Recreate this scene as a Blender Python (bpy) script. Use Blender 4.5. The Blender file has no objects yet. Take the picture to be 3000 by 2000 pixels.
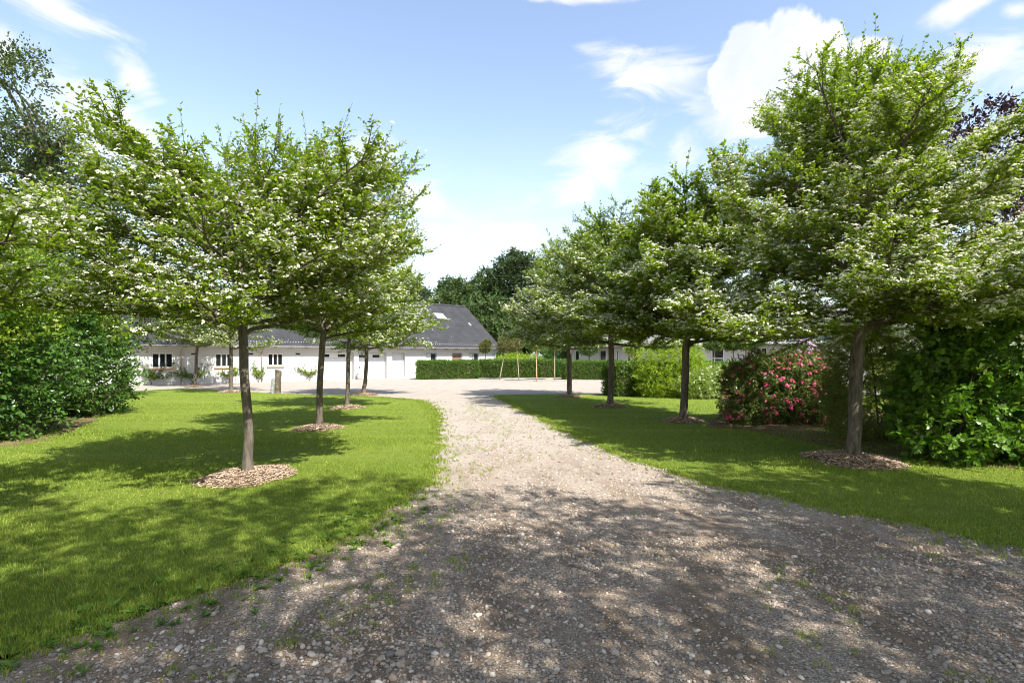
import bpy, math, random
import numpy as np
PI = math.pi
R_ = np.random.default_rng(11)
scene = bpy.context.scene
COL = scene.collection

# ------------------------------------------------------------------ photo geometry
CAM_H = 1.7
F = 1666.7          # focal length in photo pixels (3000 wide), 20 mm lens
HOR = 1041.0        # horizon row
def gp(px, py):     # point of the flat ground seen at photo pixel
    Y = CAM_H * F / (py - HOR)
    return np.array([(px - 1500.0) * Y / F, Y])
def gd(px, py):     # the same from the half-size sheet I measured on
    return gp(px * 1.27551, py * 1.27551)

# sun: light comes from behind the camera, right
SUN_EL = math.radians(50)
SUN_H = np.array([0.63, -0.777])            # horizontal direction towards the sun

# ------------------------------------------------------------------ mesh helpers
class MB:
    def __init__(s):
        s.V = []; s.F = {}; s.n = 0
    def add(s, V, *faces, m=0, smooth=False):
        V = np.asarray(V, np.float32).reshape(-1, 3)
        for f in faces:
            f = np.asarray(f, np.int64)
            if f.size == 0: continue
            s.F.setdefault(f.shape[1], []).append((f + s.n, m, smooth))
        s.V.append(V); s.n += len(V)
    def box(s, x0, x1, y0, y1, z0, z1, m=0):
        V = [(x0,y0,z0),(x1,y0,z0),(x1,y1,z0),(x0,y1,z0),(x0,y0,z1),(x1,y0,z1),(x1,y1,z1),(x0,y1,z1)]
        s.add(V, [(0,3,2,1),(4,5,6,7),(0,1,5,4),(1,2,6,5),(2,3,7,6),(3,0,4,7)], m=m)
    def tube(s, pts, rad, sides=8, m=0, cap=True, smooth=True):
        pts = np.asarray(pts, float); rad = np.broadcast_to(np.asarray(rad, float), (len(pts),))
        s.tubes(pts[None], rad[None], sides, m, smooth)
        if cap:
            k = s.n - len(pts) * sides
            for a, rev in ((k, True), (k + (len(pts)-1)*sides, False)):
                f = np.arange(sides) + a - s.n
                s.F.setdefault(sides, []).append(((f[::-1] if rev else f)[None] + s.n, m, False))
    def tubes(s, P, Rr, sides=4, m=0, smooth=True):
        # P (N,K,3), Rr (N,K)
        N, K, _ = P.shape
        if N == 0: return
        T = np.gradient(P, axis=1); T /= np.linalg.norm(T, axis=2, keepdims=True) + 1e-9
        mean = P[:, -1] - P[:, 0]; mean /= np.linalg.norm(mean, axis=1, keepdims=True) + 1e-9
        ref = np.where(np.abs(mean[:, 2:3]) > 0.8, np.array([[1., 0, 0]]), np.array([[0, 0, 1.]]))
        U = np.cross(T, ref[:, None, :]); U /= np.linalg.norm(U, axis=2, keepdims=True) + 1e-9
        W = np.cross(T, U)
        a = np.arange(sides) / sides * 2 * PI
        ring = (np.cos(a)[None, None, :, None] * U[:, :, None] + np.sin(a)[None, None, :, None] * W[:, :, None]) * Rr[:, :, None, None]
        V = (P[:, :, None] + ring).reshape(-1, 3)
        base = (np.arange(N) * K * sides)[:, None, None] + (np.arange(K-1) * sides)[None, :, None]
        j = np.arange(sides)[None, None]; j2 = (j + 1) % sides
        f = np.stack([base + j, base + j2, base + sides + j2, base + sides + j], -1).reshape(-1, 4)
        s.add(V, f, m=m, smooth=smooth)
    def build(s, name, mats, parent=None, loc=None):
        me = bpy.data.meshes.new(name)
        V = np.concatenate(s.V) if s.V else np.zeros((0, 3), np.float32)
        me.vertices.add(len(V)); me.vertices.foreach_set('co', V.astype(np.float32).ravel())
        li, st, mi, sm = [], [], [], []
        off = 0
        for k, lst in s.F.items():
            for f, m, smo in lst:
                n = len(f)
                li.append(f.ravel()); st.append(off + np.arange(n) * k); off += n * k
                mi.append(np.full(n, m, np.int32)); sm.append(np.full(n, smo, bool))
        if li:
            li = np.concatenate(li).astype(np.int32); st = np.concatenate(st).astype(np.int32)
            me.loops.add(len(li)); me.loops.foreach_set('vertex_index', li)
            me.polygons.add(len(st)); me.polygons.foreach_set('loop_start', st)
            me.polygons.foreach_set('material_index', np.concatenate(mi))
            me.polygons.foreach_set('use_smooth', np.concatenate(sm))
        me.update(calc_edges=True)
        for mm in (mats if isinstance(mats, (list, tuple)) else [mats]): me.materials.append(mm)
        o = bpy.data.objects.new(name, me); COL.objects.link(o)
        if parent is not None: o.parent = parent
        if loc is not None: o.location = loc
        return o

def tag(o, label=None, cat=None, group=None, kind=None):
    if label: o['label'] = label
    if cat: o['category'] = cat
    if group: o['group'] = group
    if kind: o['kind'] = kind
    return o
def empty(name, loc, rz=0.0):
    o = bpy.data.objects.new(name, None); COL.objects.link(o)
    o.empty_display_size = 0.3
    o.location = loc; o.rotation_euler = (0, 0, rz)
    return o
def unit(v): return v / (np.linalg.norm(v, axis=-1, keepdims=True) + 1e-9)

# ------------------------------------------------------------------ node helpers
def mat(name):
    m = bpy.data.materials.new(name); m.use_nodes = True
    nt = m.node_tree; nt.nodes.clear()
    out = nt.nodes.new('ShaderNodeOutputMaterial')
    return m, nt, out
def nd(nt, t, **kw):
    n = nt.nodes.new(t)
    for k, v in kw.items():
        if k.startswith('i_'):
            key = k[2:].replace('_', ' ')
            n.inputs[key].default_value = v
        else: setattr(n, k, v)
    return n
def lk(nt, a, b): nt.links.new(a, b)
def ramp(nt, fac, stops, interp='LINEAR'):
    n = nt.nodes.new('ShaderNodeValToRGB'); e = n.color_ramp; e.interpolation = interp
    while len(e.elements) < len(stops): e.elements.new(0.5)
    for el, (p, c) in zip(e.elements, stops):
        el.position = p; el.color = (c[0], c[1], c[2], 1) if not np.isscalar(c) else (c, c, c, 1)
    if fac is not None: lk(nt, fac, n.inputs[0])
    return n
def mixc(nt, fac, a, b, mode='MIX'):
    n = nt.nodes.new('ShaderNodeMix'); n.data_type = 'RGBA'; n.blend_type = mode
    for sock, v in ((n.inputs[0], fac), (n.inputs[6], a), (n.inputs[7], b)):
        if hasattr(v, 'is_linked') or hasattr(v, 'links'): lk(nt, v, sock)
        elif np.isscalar(v): sock.default_value = v
        else: sock.default_value = (v[0], v[1], v[2], 1)
    return n.outputs[2]
def math_(nt, op, a, b=None, c=None, clamp=False):
    n = nt.nodes.new('ShaderNodeMath'); n.operation = op; n.use_clamp = clamp
    for i, v in enumerate((a, b, c)):
        if v is None: continue
        if hasattr(v, 'links'): lk(nt, v, n.inputs[i])
        else: n.inputs[i].default_value = v
    return n.outputs[0]
def noise(nt, vec, scale, detail=4, rough=0.55, dist=0.0):
    n = nd(nt, 'ShaderNodeTexNoise'); n.inputs['Scale'].default_value = scale
    n.inputs['Detail'].default_value = detail; n.inputs['Roughness'].default_value = rough
    n.inputs['Distortion'].default_value = dist
    if vec is not None: lk(nt, vec, n.inputs['Vector'])
    return n
def coord(nt, which='Object'):
    return nd(nt, 'ShaderNodeTexCoord').outputs[which]
def pos(nt): return nd(nt, 'ShaderNodeNewGeometry').outputs['Position']

def simple(name, col, rough=0.6, spec=0.3, metal=0.0, var=0.0, vscale=3.0, bump=0.0, bscale=20.0):
    m, nt, out = mat(name)
    p = nd(nt, 'ShaderNodeBsdfPrincipled')
    p.inputs['Roughness'].default_value = rough; p.inputs['Specular IOR Level'].default_value = spec
    p.inputs['Metallic'].default_value = metal
    co = coord(nt)
    if var > 0:
        n = noise(nt, co, vscale, 6)
        c = ramp(nt, n.outputs['Fac'], [(0.3, [x * (1 - var) for x in col]), (0.7, [min(1, x * (1 + var)) for x in col])])
        lk(nt, c.outputs[0], p.inputs['Base Color'])
    else: p.inputs['Base Color'].default_value = (*col, 1)
    if bump > 0:
        n2 = noise(nt, co, bscale, 6); b = nd(nt, 'ShaderNodeBump'); b.inputs['Strength'].default_value = bump
        b.inputs['Distance'].default_value = 0.02
        lk(nt, n2.outputs['Fac'], b.inputs['Height']); lk(nt, b.outputs[0], p.inputs['Normal'])
    lk(nt, p.outputs[0], out.inputs[0])
    return m

def leafmat(name, stops, trans=0.35, rough=0.45, spec=0.35, tint=(1.25, 1.3, 0.7), clump=0.35, cscale=1.6):
    """leaf: own colour per leaf, age patches over the plant, light passing through"""
    m, nt, out = mat(name)
    g = nd(nt, 'ShaderNodeNewGeometry')
    rnd = g.outputs['Random Per Island']
    n = noise(nt, g.outputs['Position'], cscale, 2)
    f = math_(nt, 'ADD', math_(nt, 'MULTIPLY', rnd, 1 - clump), math_(nt, 'MULTIPLY', n.outputs['Fac'], clump))
    c = ramp(nt, f, stops)
    p = nd(nt, 'ShaderNodeBsdfPrincipled'); p.inputs['Roughness'].default_value = rough
    p.inputs['Specular IOR Level'].default_value = spec
    lk(nt, c.outputs[0], p.inputs['Base Color'])
    t = nd(nt, 'ShaderNodeBsdfTranslucent')
    tc = mixc(nt, 1.0, c.outputs[0], tint, 'MULTIPLY'); lk(nt, tc, t.inputs['Color'])
    mx = nd(nt, 'ShaderNodeMixShader'); mx.inputs[0].default_value = trans
    lk(nt, p.outputs[0], mx.inputs[1]); lk(nt, t.outputs[0], mx.inputs[2]); lk(nt, mx.outputs[0], out.inputs[0])
    return m

def petalmat(name, stops, trans=0.25):
    return leafmat(name, stops, trans=trans, rough=0.6, spec=0.15, tint=(1, 1, 1), clump=0.1)

def barkmat(name, dark, light, scale=18.0, moss=None):
    m, nt, out = mat(name)
    co = coord(nt)
    mp = nd(nt, 'ShaderNodeMapping'); mp.inputs['Scale'].default_value = (1, 1, 0.22); lk(nt, co, mp.inputs[0])
    n = noise(nt, mp.outputs[0], scale, 8, 0.7, 0.4)
    n2 = noise(nt, co, 5.0, 5, 0.6)
    c = ramp(nt, n.outputs['Fac'], [(0.36, dark), (0.62, light)])
    c2 = mixc(nt, math_(nt, 'MULTIPLY', n2.outputs['Fac'], 0.5), c.outputs[0], moss or [x * 1.25 for x in light])
    p = nd(nt, 'ShaderNodeBsdfPrincipled'); p.inputs['Roughness'].default_value = 0.9; p.inputs['Specular IOR Level'].default_value = 0.15
    lk(nt, c2, p.inputs['Base Color'])
    b = nd(nt, 'ShaderNodeBump'); b.inputs['Strength'].default_value = 0.9; b.inputs['Distance'].default_value = 0.03
    lk(nt, n.outputs['Fac'], b.inputs['Height']); lk(nt, b.outputs[0], p.inputs['Normal'])
    lk(nt, p.outputs[0], out.inputs[0])
    return m

M = {}
M['bark'] = barkmat('hawthorn_bark', (0.036, 0.027, 0.020), (0.19, 0.155, 0.12), moss=(0.16, 0.145, 0.105))
M['bark_pale'] = barkmat('pale_young_bark', (0.22, 0.17, 0.13), (0.42, 0.34, 0.27))
M['bark_orange'] = barkmat('orange_young_bark', (0.36, 0.19, 0.06), (0.60, 0.42, 0.24))
M['twig'] = simple('twig_bark', (0.085, 0.062, 0.045), 0.85, 0.1, var=0.3, vscale=6)
M['haw'] = leafmat('hawthorn_leaf', [(0.0, (0.08, 0.14, 0.010)), (0.45, (0.16, 0.245, 0.012)), (0.8, (0.26, 0.35, 0.018)), (1.0, (0.40, 0.46, 0.04))], 0.5, 0.5, 0.25, tint=(1.6, 1.6, .8))
M['haw_far'] = leafmat('hawthorn_leaf_far', [(0.0, (0.075, 0.135, 0.012)), (0.5, (0.145, 0.235, 0.015)), (1.0, (0.36, 0.43, 0.04))], 0.5, 0.5, 0.22, tint=(1.55, 1.55, .8))
M['blossom'] = petalmat('white_blossom', [(0.0, (0.56, 0.57, 0.36)), (0.5, (0.75, 0.74, 0.56)), (1.0, (0.85, 0.84, 0.72))])
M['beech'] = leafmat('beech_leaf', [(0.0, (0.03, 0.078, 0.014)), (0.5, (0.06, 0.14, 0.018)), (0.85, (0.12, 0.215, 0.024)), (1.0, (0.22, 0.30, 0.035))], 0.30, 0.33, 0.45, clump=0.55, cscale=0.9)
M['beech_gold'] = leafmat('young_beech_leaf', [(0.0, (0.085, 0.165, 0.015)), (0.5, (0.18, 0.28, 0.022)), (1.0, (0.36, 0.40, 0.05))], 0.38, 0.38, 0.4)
M['small_leaf'] = leafmat('small_dark_leaf', [(0.0, (0.035, 0.06, 0.018)), (0.6, (0.075, 0.115, 0.03)), (1.0, (0.17, 0.15, 0.06))], 0.3)
M['hedge'] = leafmat('hedge_leaf', [(0.0, (0.04, 0.09, 0.014)), (0.5, (0.085, 0.165, 0.022)), (1.0, (0.19, 0.28, 0.04))], 0.28, 0.4, 0.35)
M['lime'] = leafmat('lime_green_leaf', [(0.0, (0.15, 0.25, 0.02)), (0.5, (0.27, 0.39, 0.03)), (1.0, (0.50, 0.56, 0.07))], 0.5, 0.5, 0.25, tint=(1.5, 1.5, .8))
M['pale_leaf'] = leafmat('pale_green_leaf', [(0.0, (0.17, 0.26, 0.04)), (0.5, (0.30, 0.40, 0.07)), (1.0, (0.45, 0.52, 0.14))], 0.4)
M['rhodo'] = leafmat('rhododendron_leaf', [(0.0, (0.05, 0.08, 0.02)), (0.5, (0.11, 0.15, 0.03)), (0.85, (0.21, 0.24, 0.055)), (1.0, (0.40, 0.42, 0.12))], 0.25, 0.36, 0.4)
M['pink'] = petalmat('pink_petal', [(0.0, (0.50, 0.03, 0.12)), (0.5, (0.72, 0.06, 0.20)), (1.0, (0.85, 0.26, 0.36))])
M['lilac'] = petalmat('lilac_petal', [(0.0, (0.40, 0.20, 0.42)), (0.6, (0.58, 0.36, 0.56)), (1.0, (0.72, 0.55, 0.68))])
M['white_petal'] = petalmat('white_petal', [(0.0, (0.70, 0.74, 0.58)), (1.0, (0.86, 0.88, 0.80))])
M['conifer'] = leafmat('conifer_spray', [(0.0, (0.07, 0.125, 0.024)), (0.5, (0.19, 0.265, 0.045)), (1.0, (0.40, 0.46, 0.09))], 0.3, 0.5, 0.3)
M['broad'] = leafmat('broad_leaf', [(0.0, (0.05, 0.115, 0.012)), (0.5, (0.10, 0.21, 0.018)), (1.0, (0.21, 0.33, 0.035))], 0.36, 0.36, 0.4)
M['far_a'] = leafmat('far_oak_leaf', [(0.0, (0.028, 0.058, 0.017)), (0.5, (0.058, 0.105, 0.024)), (1.0, (0.125, 0.175, 0.04))], 0.25, 0.55, 0.25, clump=0.5, cscale=0.35)
M['far_b'] = leafmat('far_dark_leaf', [(0.0, (0.022, 0.045, 0.018)), (0.5, (0.042, 0.075, 0.024)), (1.0, (0.085, 0.12, 0.036))], 0.25, 0.55, 0.25, clump=0.5, cscale=0.3)
M['copper'] = leafmat('copper_beech_leaf', [(0.0, (0.016, 0.008, 0.012)), (0.6, (0.032, 0.015, 0.020)), (1.0, (0.07, 0.03, 0.035))], 0.25, 0.4, 0.35, tint=(1.3, .8, .8))
M['young_red'] = leafmat('reddish_young_leaf', [(0.0, (0.05, 0.09, 0.02)), (0.5, (0.115, 0.15, 0.03)), (0.72, (0.22, 0.17, 0.045)), (1.0, (0.48, 0.17, 0.09))], 0.3, clump=0.6, cscale=2.5)
M['vine'] = leafmat('vine_leaf', [(0.0, (0.07, 0.13, 0.018)), (0.6, (0.14, 0.21, 0.025)), (1.0, (0.24, 0.24, 0.04))], 0.3)

# ------------------------------------------------------------------ foliage helpers
LEAF8 = np.array([(0,0,0),(.36,0,-.07),(.72,0,-.06),(1,0,-.10),(.30,.5,.05),(.68,.37,.03),(.30,-.5,.05),(.68,-.37,.03)], float)
L8_4 = np.array([(1,6,7,2),(1,2,5,4)]); L8_3 = np.array([(0,6,1),(0,1,4),(2,7,3),(2,3,5)])
LEAF4 = np.array([(0,0,0),(.45,-.5,.06),(1,0,-.05),(.45,.5,.06)], float)
L4_3 = np.array([(0,1,2),(0,2,3)])
# three-lobed broad leaf (vine, guelder rose)
LOBED = np.array([(0,0,0),(.10,.34,.02),(.34,.60,.0),(.46,.30,.03),(.74,.34,0),(1,0,-.10),(.74,-.34,0),(.46,-.30,.03),(.34,-.60,0),(.10,-.34,.02),(.45,0,-.05)], float)
LOB_3 = np.array([(10,i,i-1) for i in range(1,10)] + [(10,0,9)])[:, [0,2,1]]
def add_leaves(mb, P, D, N, L, W, kind=8, m=0):
    n = len(P)
    if n == 0: return
    D = unit(D); S = unit(np.cross(N, D)); Nn = np.cross(D, S)
    T = {8: LEAF8, 4: LEAF4, 3: LOBED}[kind]; k = len(T)
    L = np.broadcast_to(np.asarray(L, float), (n,)); W = np.broadcast_to(np.asarray(W, float), (n,))
    V = P[:, None] + T[None, :, 0:1] * L[:, None, None] * D[:, None] + T[None, :, 1:2] * W[:, None, None] * S[:, None] + T[None, :, 2:3] * L[:, None, None] * Nn[:, None]
    off = (np.arange(n) * k)[:, None, None]
    if kind == 8:
        mb.add(V, (L8_4[None] + off).reshape(-1, 4), (L8_3[None] + off).reshape(-1, 3), m=m)
    elif kind == 4:
        mb.add(V, (L4_3[None] + off).reshape(-1, 3), m=m)
    else:
        mb.add(V, (LOB_3[None] + off).reshape(-1, 3), m=m)

def sprig(rng, P0, D, L, nl, llen, lw, up=0.6, spread=0.9, curl=0.0, kind=8, mb=None, m=0, jit=0.35, t0=0.1):
    """leaves set left and right along little twigs P0 -> P0 + D*L"""
    n = len(P0)
    if n == 0: return
    D = unit(D)
    L = np.broadcast_to(np.asarray(L, float), (n,))
    t = np.linspace(t0, 1.0, nl)[None, :] + rng.normal(0, .04, (n, nl))
    Np = unit(np.array([0, 0, 1.0])[None] * up + rng.normal(0, 1, (n, 3)) * (1 - up))
    S = unit(np.cross(Np, D))
    side = np.where(np.arange(nl) % 2 == 0, 1.0, -1.0)[None, :, None]
    side = np.where((np.arange(nl) == nl - 1)[None, :, None], 0.15 * side, side)
    P = P0[:, None] + D[:, None] * (t * L[:, None])[..., None] + np.array([0, 0, 1.0]) * (curl * (t ** 2) * L[:, None])[..., None]
    dirs = D[:, None] * 0.75 + S[:, None] * side * spread + rng.normal(0, jit, (n, nl, 3))
    nor = Np[:, None] + rng.normal(0, jit, (n, nl, 3))
    ll = llen * rng.uniform(0.7, 1.2, n * nl)
    add_leaves(mb, P.reshape(-1, 3), dirs.reshape(-1, 3), nor.reshape(-1, 3), ll, ll * lw * rng.uniform(.85, 1.1, n * nl), kind, m)

def add_corymbs(mb, rng, P, N, rad, npet=9, m=0):
    """small domed flower heads made of npet little florets"""
    n = len(P)
    if n == 0: return
    a = rng.uniform(0, 2 * PI, (n, npet)); r = np.sqrt(rng.uniform(0, 1, (n, npet)))
    N = unit(N); U = unit(np.cross(N, rng.normal(0, 1, (n, 3)))); W = np.cross(N, U)
    rad = np.broadcast_to(np.asarray(rad, float), (n,))
    h = 0.40 * (1 - r ** 2) + rng.normal(0, .08, (n, npet))
    C = P[:, None] + (U[:, None] * (np.cos(a) * r)[..., None] + W[:, None] * (np.sin(a) * r)[..., None] + N[:, None] * h[..., None]) * rad[:, None, None]
    fn = unit(N[:, None] * 0.9 + (C - P[:, None]) / rad[:, None, None] * .6 + rng.normal(0, .3, (n, npet, 3)))
    fu = unit(np.cross(fn, rng.normal(0, 1, (n, npet, 3)))); fw = np.cross(fn, fu)
    s = (rad[:, None] * rng.uniform(.26, .40, (n, npet)))[..., None]
    ang = np.arange(5) / 5 * 2 * PI
    V = C[:, :, None] + (fu[:, :, None] * np.cos(ang)[None, None, :, None] + fw[:, :, None] * np.sin(ang)[None, None, :, None]) * s[:, :, None]
    f = np.arange(n * npet * 5).reshape(-1, 5)
    mb.add(V.reshape(-1, 3), f, m=m)

def bez(P0, P1, P2, K):
    t = np.linspace(0, 1, K)[None, :, None]
    return P0[:, None] * (1 - t) ** 2 + 2 * P1[:, None] * t * (1 - t) + P2[:, None] * t ** 2
def pick(P, u):
    """points and tangents at fraction u on polylines P (N,K,3), u (N,)"""
    N, K, _ = P.shape
    x = np.clip(u, 0, 0.999) * (K - 1); i = x.astype(int); f = (x - i)[:, None]
    ar = np.arange(N)
    a, b = P[ar, i], P[ar, i + 1]
    return a * (1 - f) + b * f, unit(b - a)

def flower_tree(loc, H, z0, Rad, r0, seed, label, lean=(0, 0), shape='dome', detail=1.0, leaf=0.057, flower=1.0, extra=(), crown_shift=(0, 0), kind=8, group='flowering trees lining the gravel drive', base_lean=(0, 0), shoots=60, low=1.0, topw=None, dens=1.0):
    rng = np.random.default_rng(seed)
    root = empty('flowering_tree', (loc[0], loc[1], 0)); tag(root, label, 'tree', group)
    wood = MB(); leaf_mb = MB(); flo = MB()
    # trunk
    ztop = z0 + (H - z0) * 0.72
    K = 16
    zz = np.concatenate([[-0.05, 0.03, 0.12, 0.3], np.linspace(0.55, ztop, K - 4)])
    f = np.clip(zz / ztop, 0, 1)
    wob = np.cumsum(rng.normal(0, 0.012, (K, 2)), 0); wob[:4] *= 0.2
    tp = np.stack([lean[0] * f ** 1.6 + wob[:, 0] + base_lean[0] * f, lean[1] * f ** 1.6 + wob[:, 1] + base_lean[1] * f, zz], 1)
    tr = r0 * (1 - 0.15 * f) * np.where(zz > z0, np.clip(1 - 0.9 * (zz - z0) / (ztop - z0 + 1e-6), 0.08, 1), 1)
    tr = tr * np.array([1.75, 1.5, 1.22, 1.06] + [1.0] * (K - 4))
    wood.tube(tp, tr, 14)
    # primaries
    n1 = int((30 if shape == 'dome' else 44) * (0.6 + 0.4 * detail))
    fr = (np.arange(n1) + rng.uniform(0, .8, n1)) / n1
    fr = fr ** 1.05
    zb = z0 + fr * (ztop - z0) * 0.97
    az = np.arange(n1) * 2.39996 + rng.normal(0, .25, n1)
    bx = np.interp(zb, zz, tp[:, 0]); by = np.interp(zb, zz, tp[:, 1])
    if shape == 'dome':      # broad, flat topped, ascending limbs
        w = np.interp(fr, [0, .25, .6, 1], [1.0 * low, 1.0, .92, topw or .62]) ; tz = z0 + np.interp(fr, [0, .2, .5, .8, 1], [.10, .38, .70, .90, .97]) * (H - z0)
    else:                    # rounded cone
        w = np.interp(fr, [0, .2, .5, .78, 1], [1.0 * low, .97, .78, .46, topw or .30]); tz = z0 + np.interp(fr, [0, .2, .5, .8, 1], [.06, .27, .58, .85, .97]) * (H - z0)
    if shape == 'round': w = np.interp(fr, [0, .2, .5, .78, 1], [1.0 * low, 1.0, .92, .70, topw or .42])
    rr = Rad * w * rng.uniform(.78, 1.10, n1)
    tz = tz + rng.normal(0, .05 * (H - z0), n1)
    B = np.stack([bx, by, zb], 1)
    tip = np.stack([bx + np.cos(az) * rr + crown_shift[0] * fr, by + np.sin(az) * rr + crown_shift[1] * fr, np.maximum(tz, zb + .05)], 1)
    for (a, r_, z_, zb_) in extra:   # limbs seen in the photograph: azimuth, reach, tip height, height on the trunk
        B = np.vstack([B, [np.interp(zb_, zz, tp[:, 0]), np.interp(zb_, zz, tp[:, 1]), zb_]])
        tip = np.vstack([tip, [B[-1, 0] + math.cos(a) * r_, B[-1, 1] + math.sin(a) * r_, z_]])
    n1 = len(B)
    mid = (B + tip) / 2 + np.stack([rng.normal(0, .12, n1), rng.normal(0, .12, n1), -0.10 * (tip[:, 2] - B[:, 2]) + rng.normal(0.03, .1, n1)], 1)
    P1 = bez(B, mid, tip, 11)
    wig = np.cumsum(rng.normal(0, .022, (n1, 11, 3)), 1); wig[:, 0] = 0
    P1 = P1 + wig
    L1 = np.linalg.norm(tip - B, axis=1)
    r1 = np.clip(0.20 * r0 + 0.012 * L1, .012, .5 * r0)
    tap = np.linspace(1, .18, 11)[None]
    wood.tubes(P1, r1[:, None] * tap, 7)
    # secondaries
    n2 = np.maximum(5, (L1 * 7.0 * dens * (0.65 + .35 * detail))).astype(int)
    idx = np.repeat(np.arange(n1), n2)
    u = np.concatenate([np.linspace(.16, .98, k) for k in n2]) + rng.normal(0, .03, len(idx)); u = np.clip(u, .12, .99)
    b2, t2 = pick(P1[idx], u)
    sd = np.concatenate([np.where(np.arange(k) % 2 == 0, 1., -1.) for k in n2])
    lat = unit(np.cross(t2, np.array([[0, 0, 1.]])) + rng.normal(0, .15, t2.shape)) * sd[:, None]
    d2 = unit(t2 * rng.uniform(.35, .9, (len(idx), 1)) + lat * rng.uniform(.5, 1.0, (len(idx), 1)) + np.array([[0, 0, 1]]) * rng.normal(.06, .15, (len(idx), 1)))
    L2 = (0.16 + 0.34 * (1 - u)) * L1[idx] * rng.uniform(.55, 1.15, len(idx)) + .12
    e2 = b2 + d2 * L2[:, None] + np.array([[0, 0, 1]]) * (L2 * rng.uniform(-.05, .22, len(idx)))[:, None]
    m2 = b2 + d2 * (L2 * .5)[:, None] + rng.normal(0, .04, b2.shape)
    P2 = bez(b2, m2, e2, 5)
    r2 = np.clip(.006 + .006 * L2, .005, .016)
    wood.tubes(P2, r2[:, None] * np.linspace(1, .3, 5)[None], 4)
    # twigs
    n3 = np.maximum(3, (L2 * 19 * dens * (0.55 + .45 * detail))).astype(int)
    id3 = np.repeat(np.arange(len(P2)), n3)
    u3 = np.concatenate([np.linspace(.15, 1.0, k) for k in n3]); u3 = np.clip(u3 + rng.normal(0, .03, len(u3)), .05, .995)
    b3, t3 = pick(P2[id3], u3)
    # twigs on the outer half of the limbs themselves
    k1 = int(12 * (0.5 + .5 * detail)); idp = np.repeat(np.arange(n1), k1); up_ = rng.uniform(.35, 1.0, len(idp))
    b3p, t3p = pick(P1[idp], up_)
    b3 = np.vstack([b3, b3p]); t3 = np.vstack([t3, t3p])
    nt = len(b3)
    d3 = unit(t3 * .6 + rng.normal(0, .65, (nt, 3)) * np.array([[1, 1, .42]]) + np.array([[0, 0, .16]]))
    L3 = rng.uniform(.06, .22, nt)
    e3 = b3 + d3 * L3[:, None]
    P3 = bez(b3, (b3 + e3) / 2 + rng.normal(0, .012, b3.shape), e3, 3)
    wood.tubes(P3, np.full((nt, 1), .0035) * np.array([[1, .8, .5]]), 3)
    lsc = leaf * (1.0 if detail >= .9 else 1.0 + .35 * (1 - detail))
    nl = 8 if detail >= .9 else (7 if detail > .6 else 6)
    sprig(rng, b3, d3, L3, nl, lsc * rng.uniform(.8, 1.15), .60, up=.72, spread=.85, kind=kind, mb=leaf_mb, jit=.34)
    # long leafy shoots of this year, standing out of the crown
    if shoots:
        w_ = np.clip((P1[:, -1, 2] - z0) / (H - z0), 0.05, 1) ** 1.5; w_ /= w_.sum()
        si = rng.choice(n1, shoots, p=w_)
        sb, st_ = pick(P1[si], rng.uniform(.65, 1.0, shoots))
        sdv = unit(st_ * .9 + np.array([[0, 0, .55]]) + rng.normal(0, .35, (shoots, 3)))
        sl = rng.uniform(.3, .85, shoots)
        se = sb + sdv * sl[:, None]
        PS = bez(sb, (sb + se) / 2 + rng.normal(0, .03, sb.shape), se, 4)
        wood.tubes(PS, np.full((shoots, 1), .005) * np.array([[1, .8, .6, .35]]), 4)
        sprig(rng, sb, sdv, sl, 16, lsc * 1.08, .62, up=.4, spread=.8, kind=kind, mb=leaf_mb, jit=.4)
    # blossom: flat heads on the upper side of the leafy twigs
    if flower > 0:
        outer = np.linalg.norm((b3 - np.array([tp[-1, 0], tp[-1, 1], 0]))[:, :2], axis=1) / Rad
        pz = np.clip((b3[:, 2] - z0) / (H - z0), 0, 1)
        pr = flower * np.clip(.25 + .65 * outer, 0, 1) * np.interp(pz, [0, .6, .88], [1, .8, .08])
        patch = .5 + .5 * np.sin(b3[:, 0] * 3.1 + seed) * np.sin(b3[:, 1] * 2.7 + 2) + .25 * np.sin(b3[:, 2] * 5)
        sel = rng.uniform(0, 1, nt) < pr * np.clip(patch * 1.2 + .5, .15, 1.5) * 1.25
        fp = e3[sel] + d3[sel] * .03 + rng.normal(0, .02, (sel.sum(), 3)) + np.array([[0, 0, .035]])
        fnn = np.array([[0, 0, 1.0]]) + rng.normal(0, .25, fp.shape) + d3[sel] * .25
        add_corymbs(flo, rng, fp, fnn, lsc * rng.uniform(.42, .74, len(fp)), 10 if detail >= .9 else 7)
    wood.build('trunk', M['bark'], root)
    leaf_mb.build('crown', M['haw'] if kind == 8 else M['haw_far'], root)
    if flower > 0:
        o = flo.build('blossom', M['blossom'], root); o['kind'] = 'stuff'
    return root

# ------------------------------------------------------------------ shrubs / background trees
def nfield(P, seed, s):
    """cheap smooth noise in numpy"""
    r = np.random.default_rng(seed); out = np.zeros(len(P))
    for k in range(6):
        w = r.normal(0, s * (1 + .6 * k), 3); out += np.sin(P @ w + r.uniform(0, 6.28)) / (1 + .5 * k)
    return out / 2.6

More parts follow.
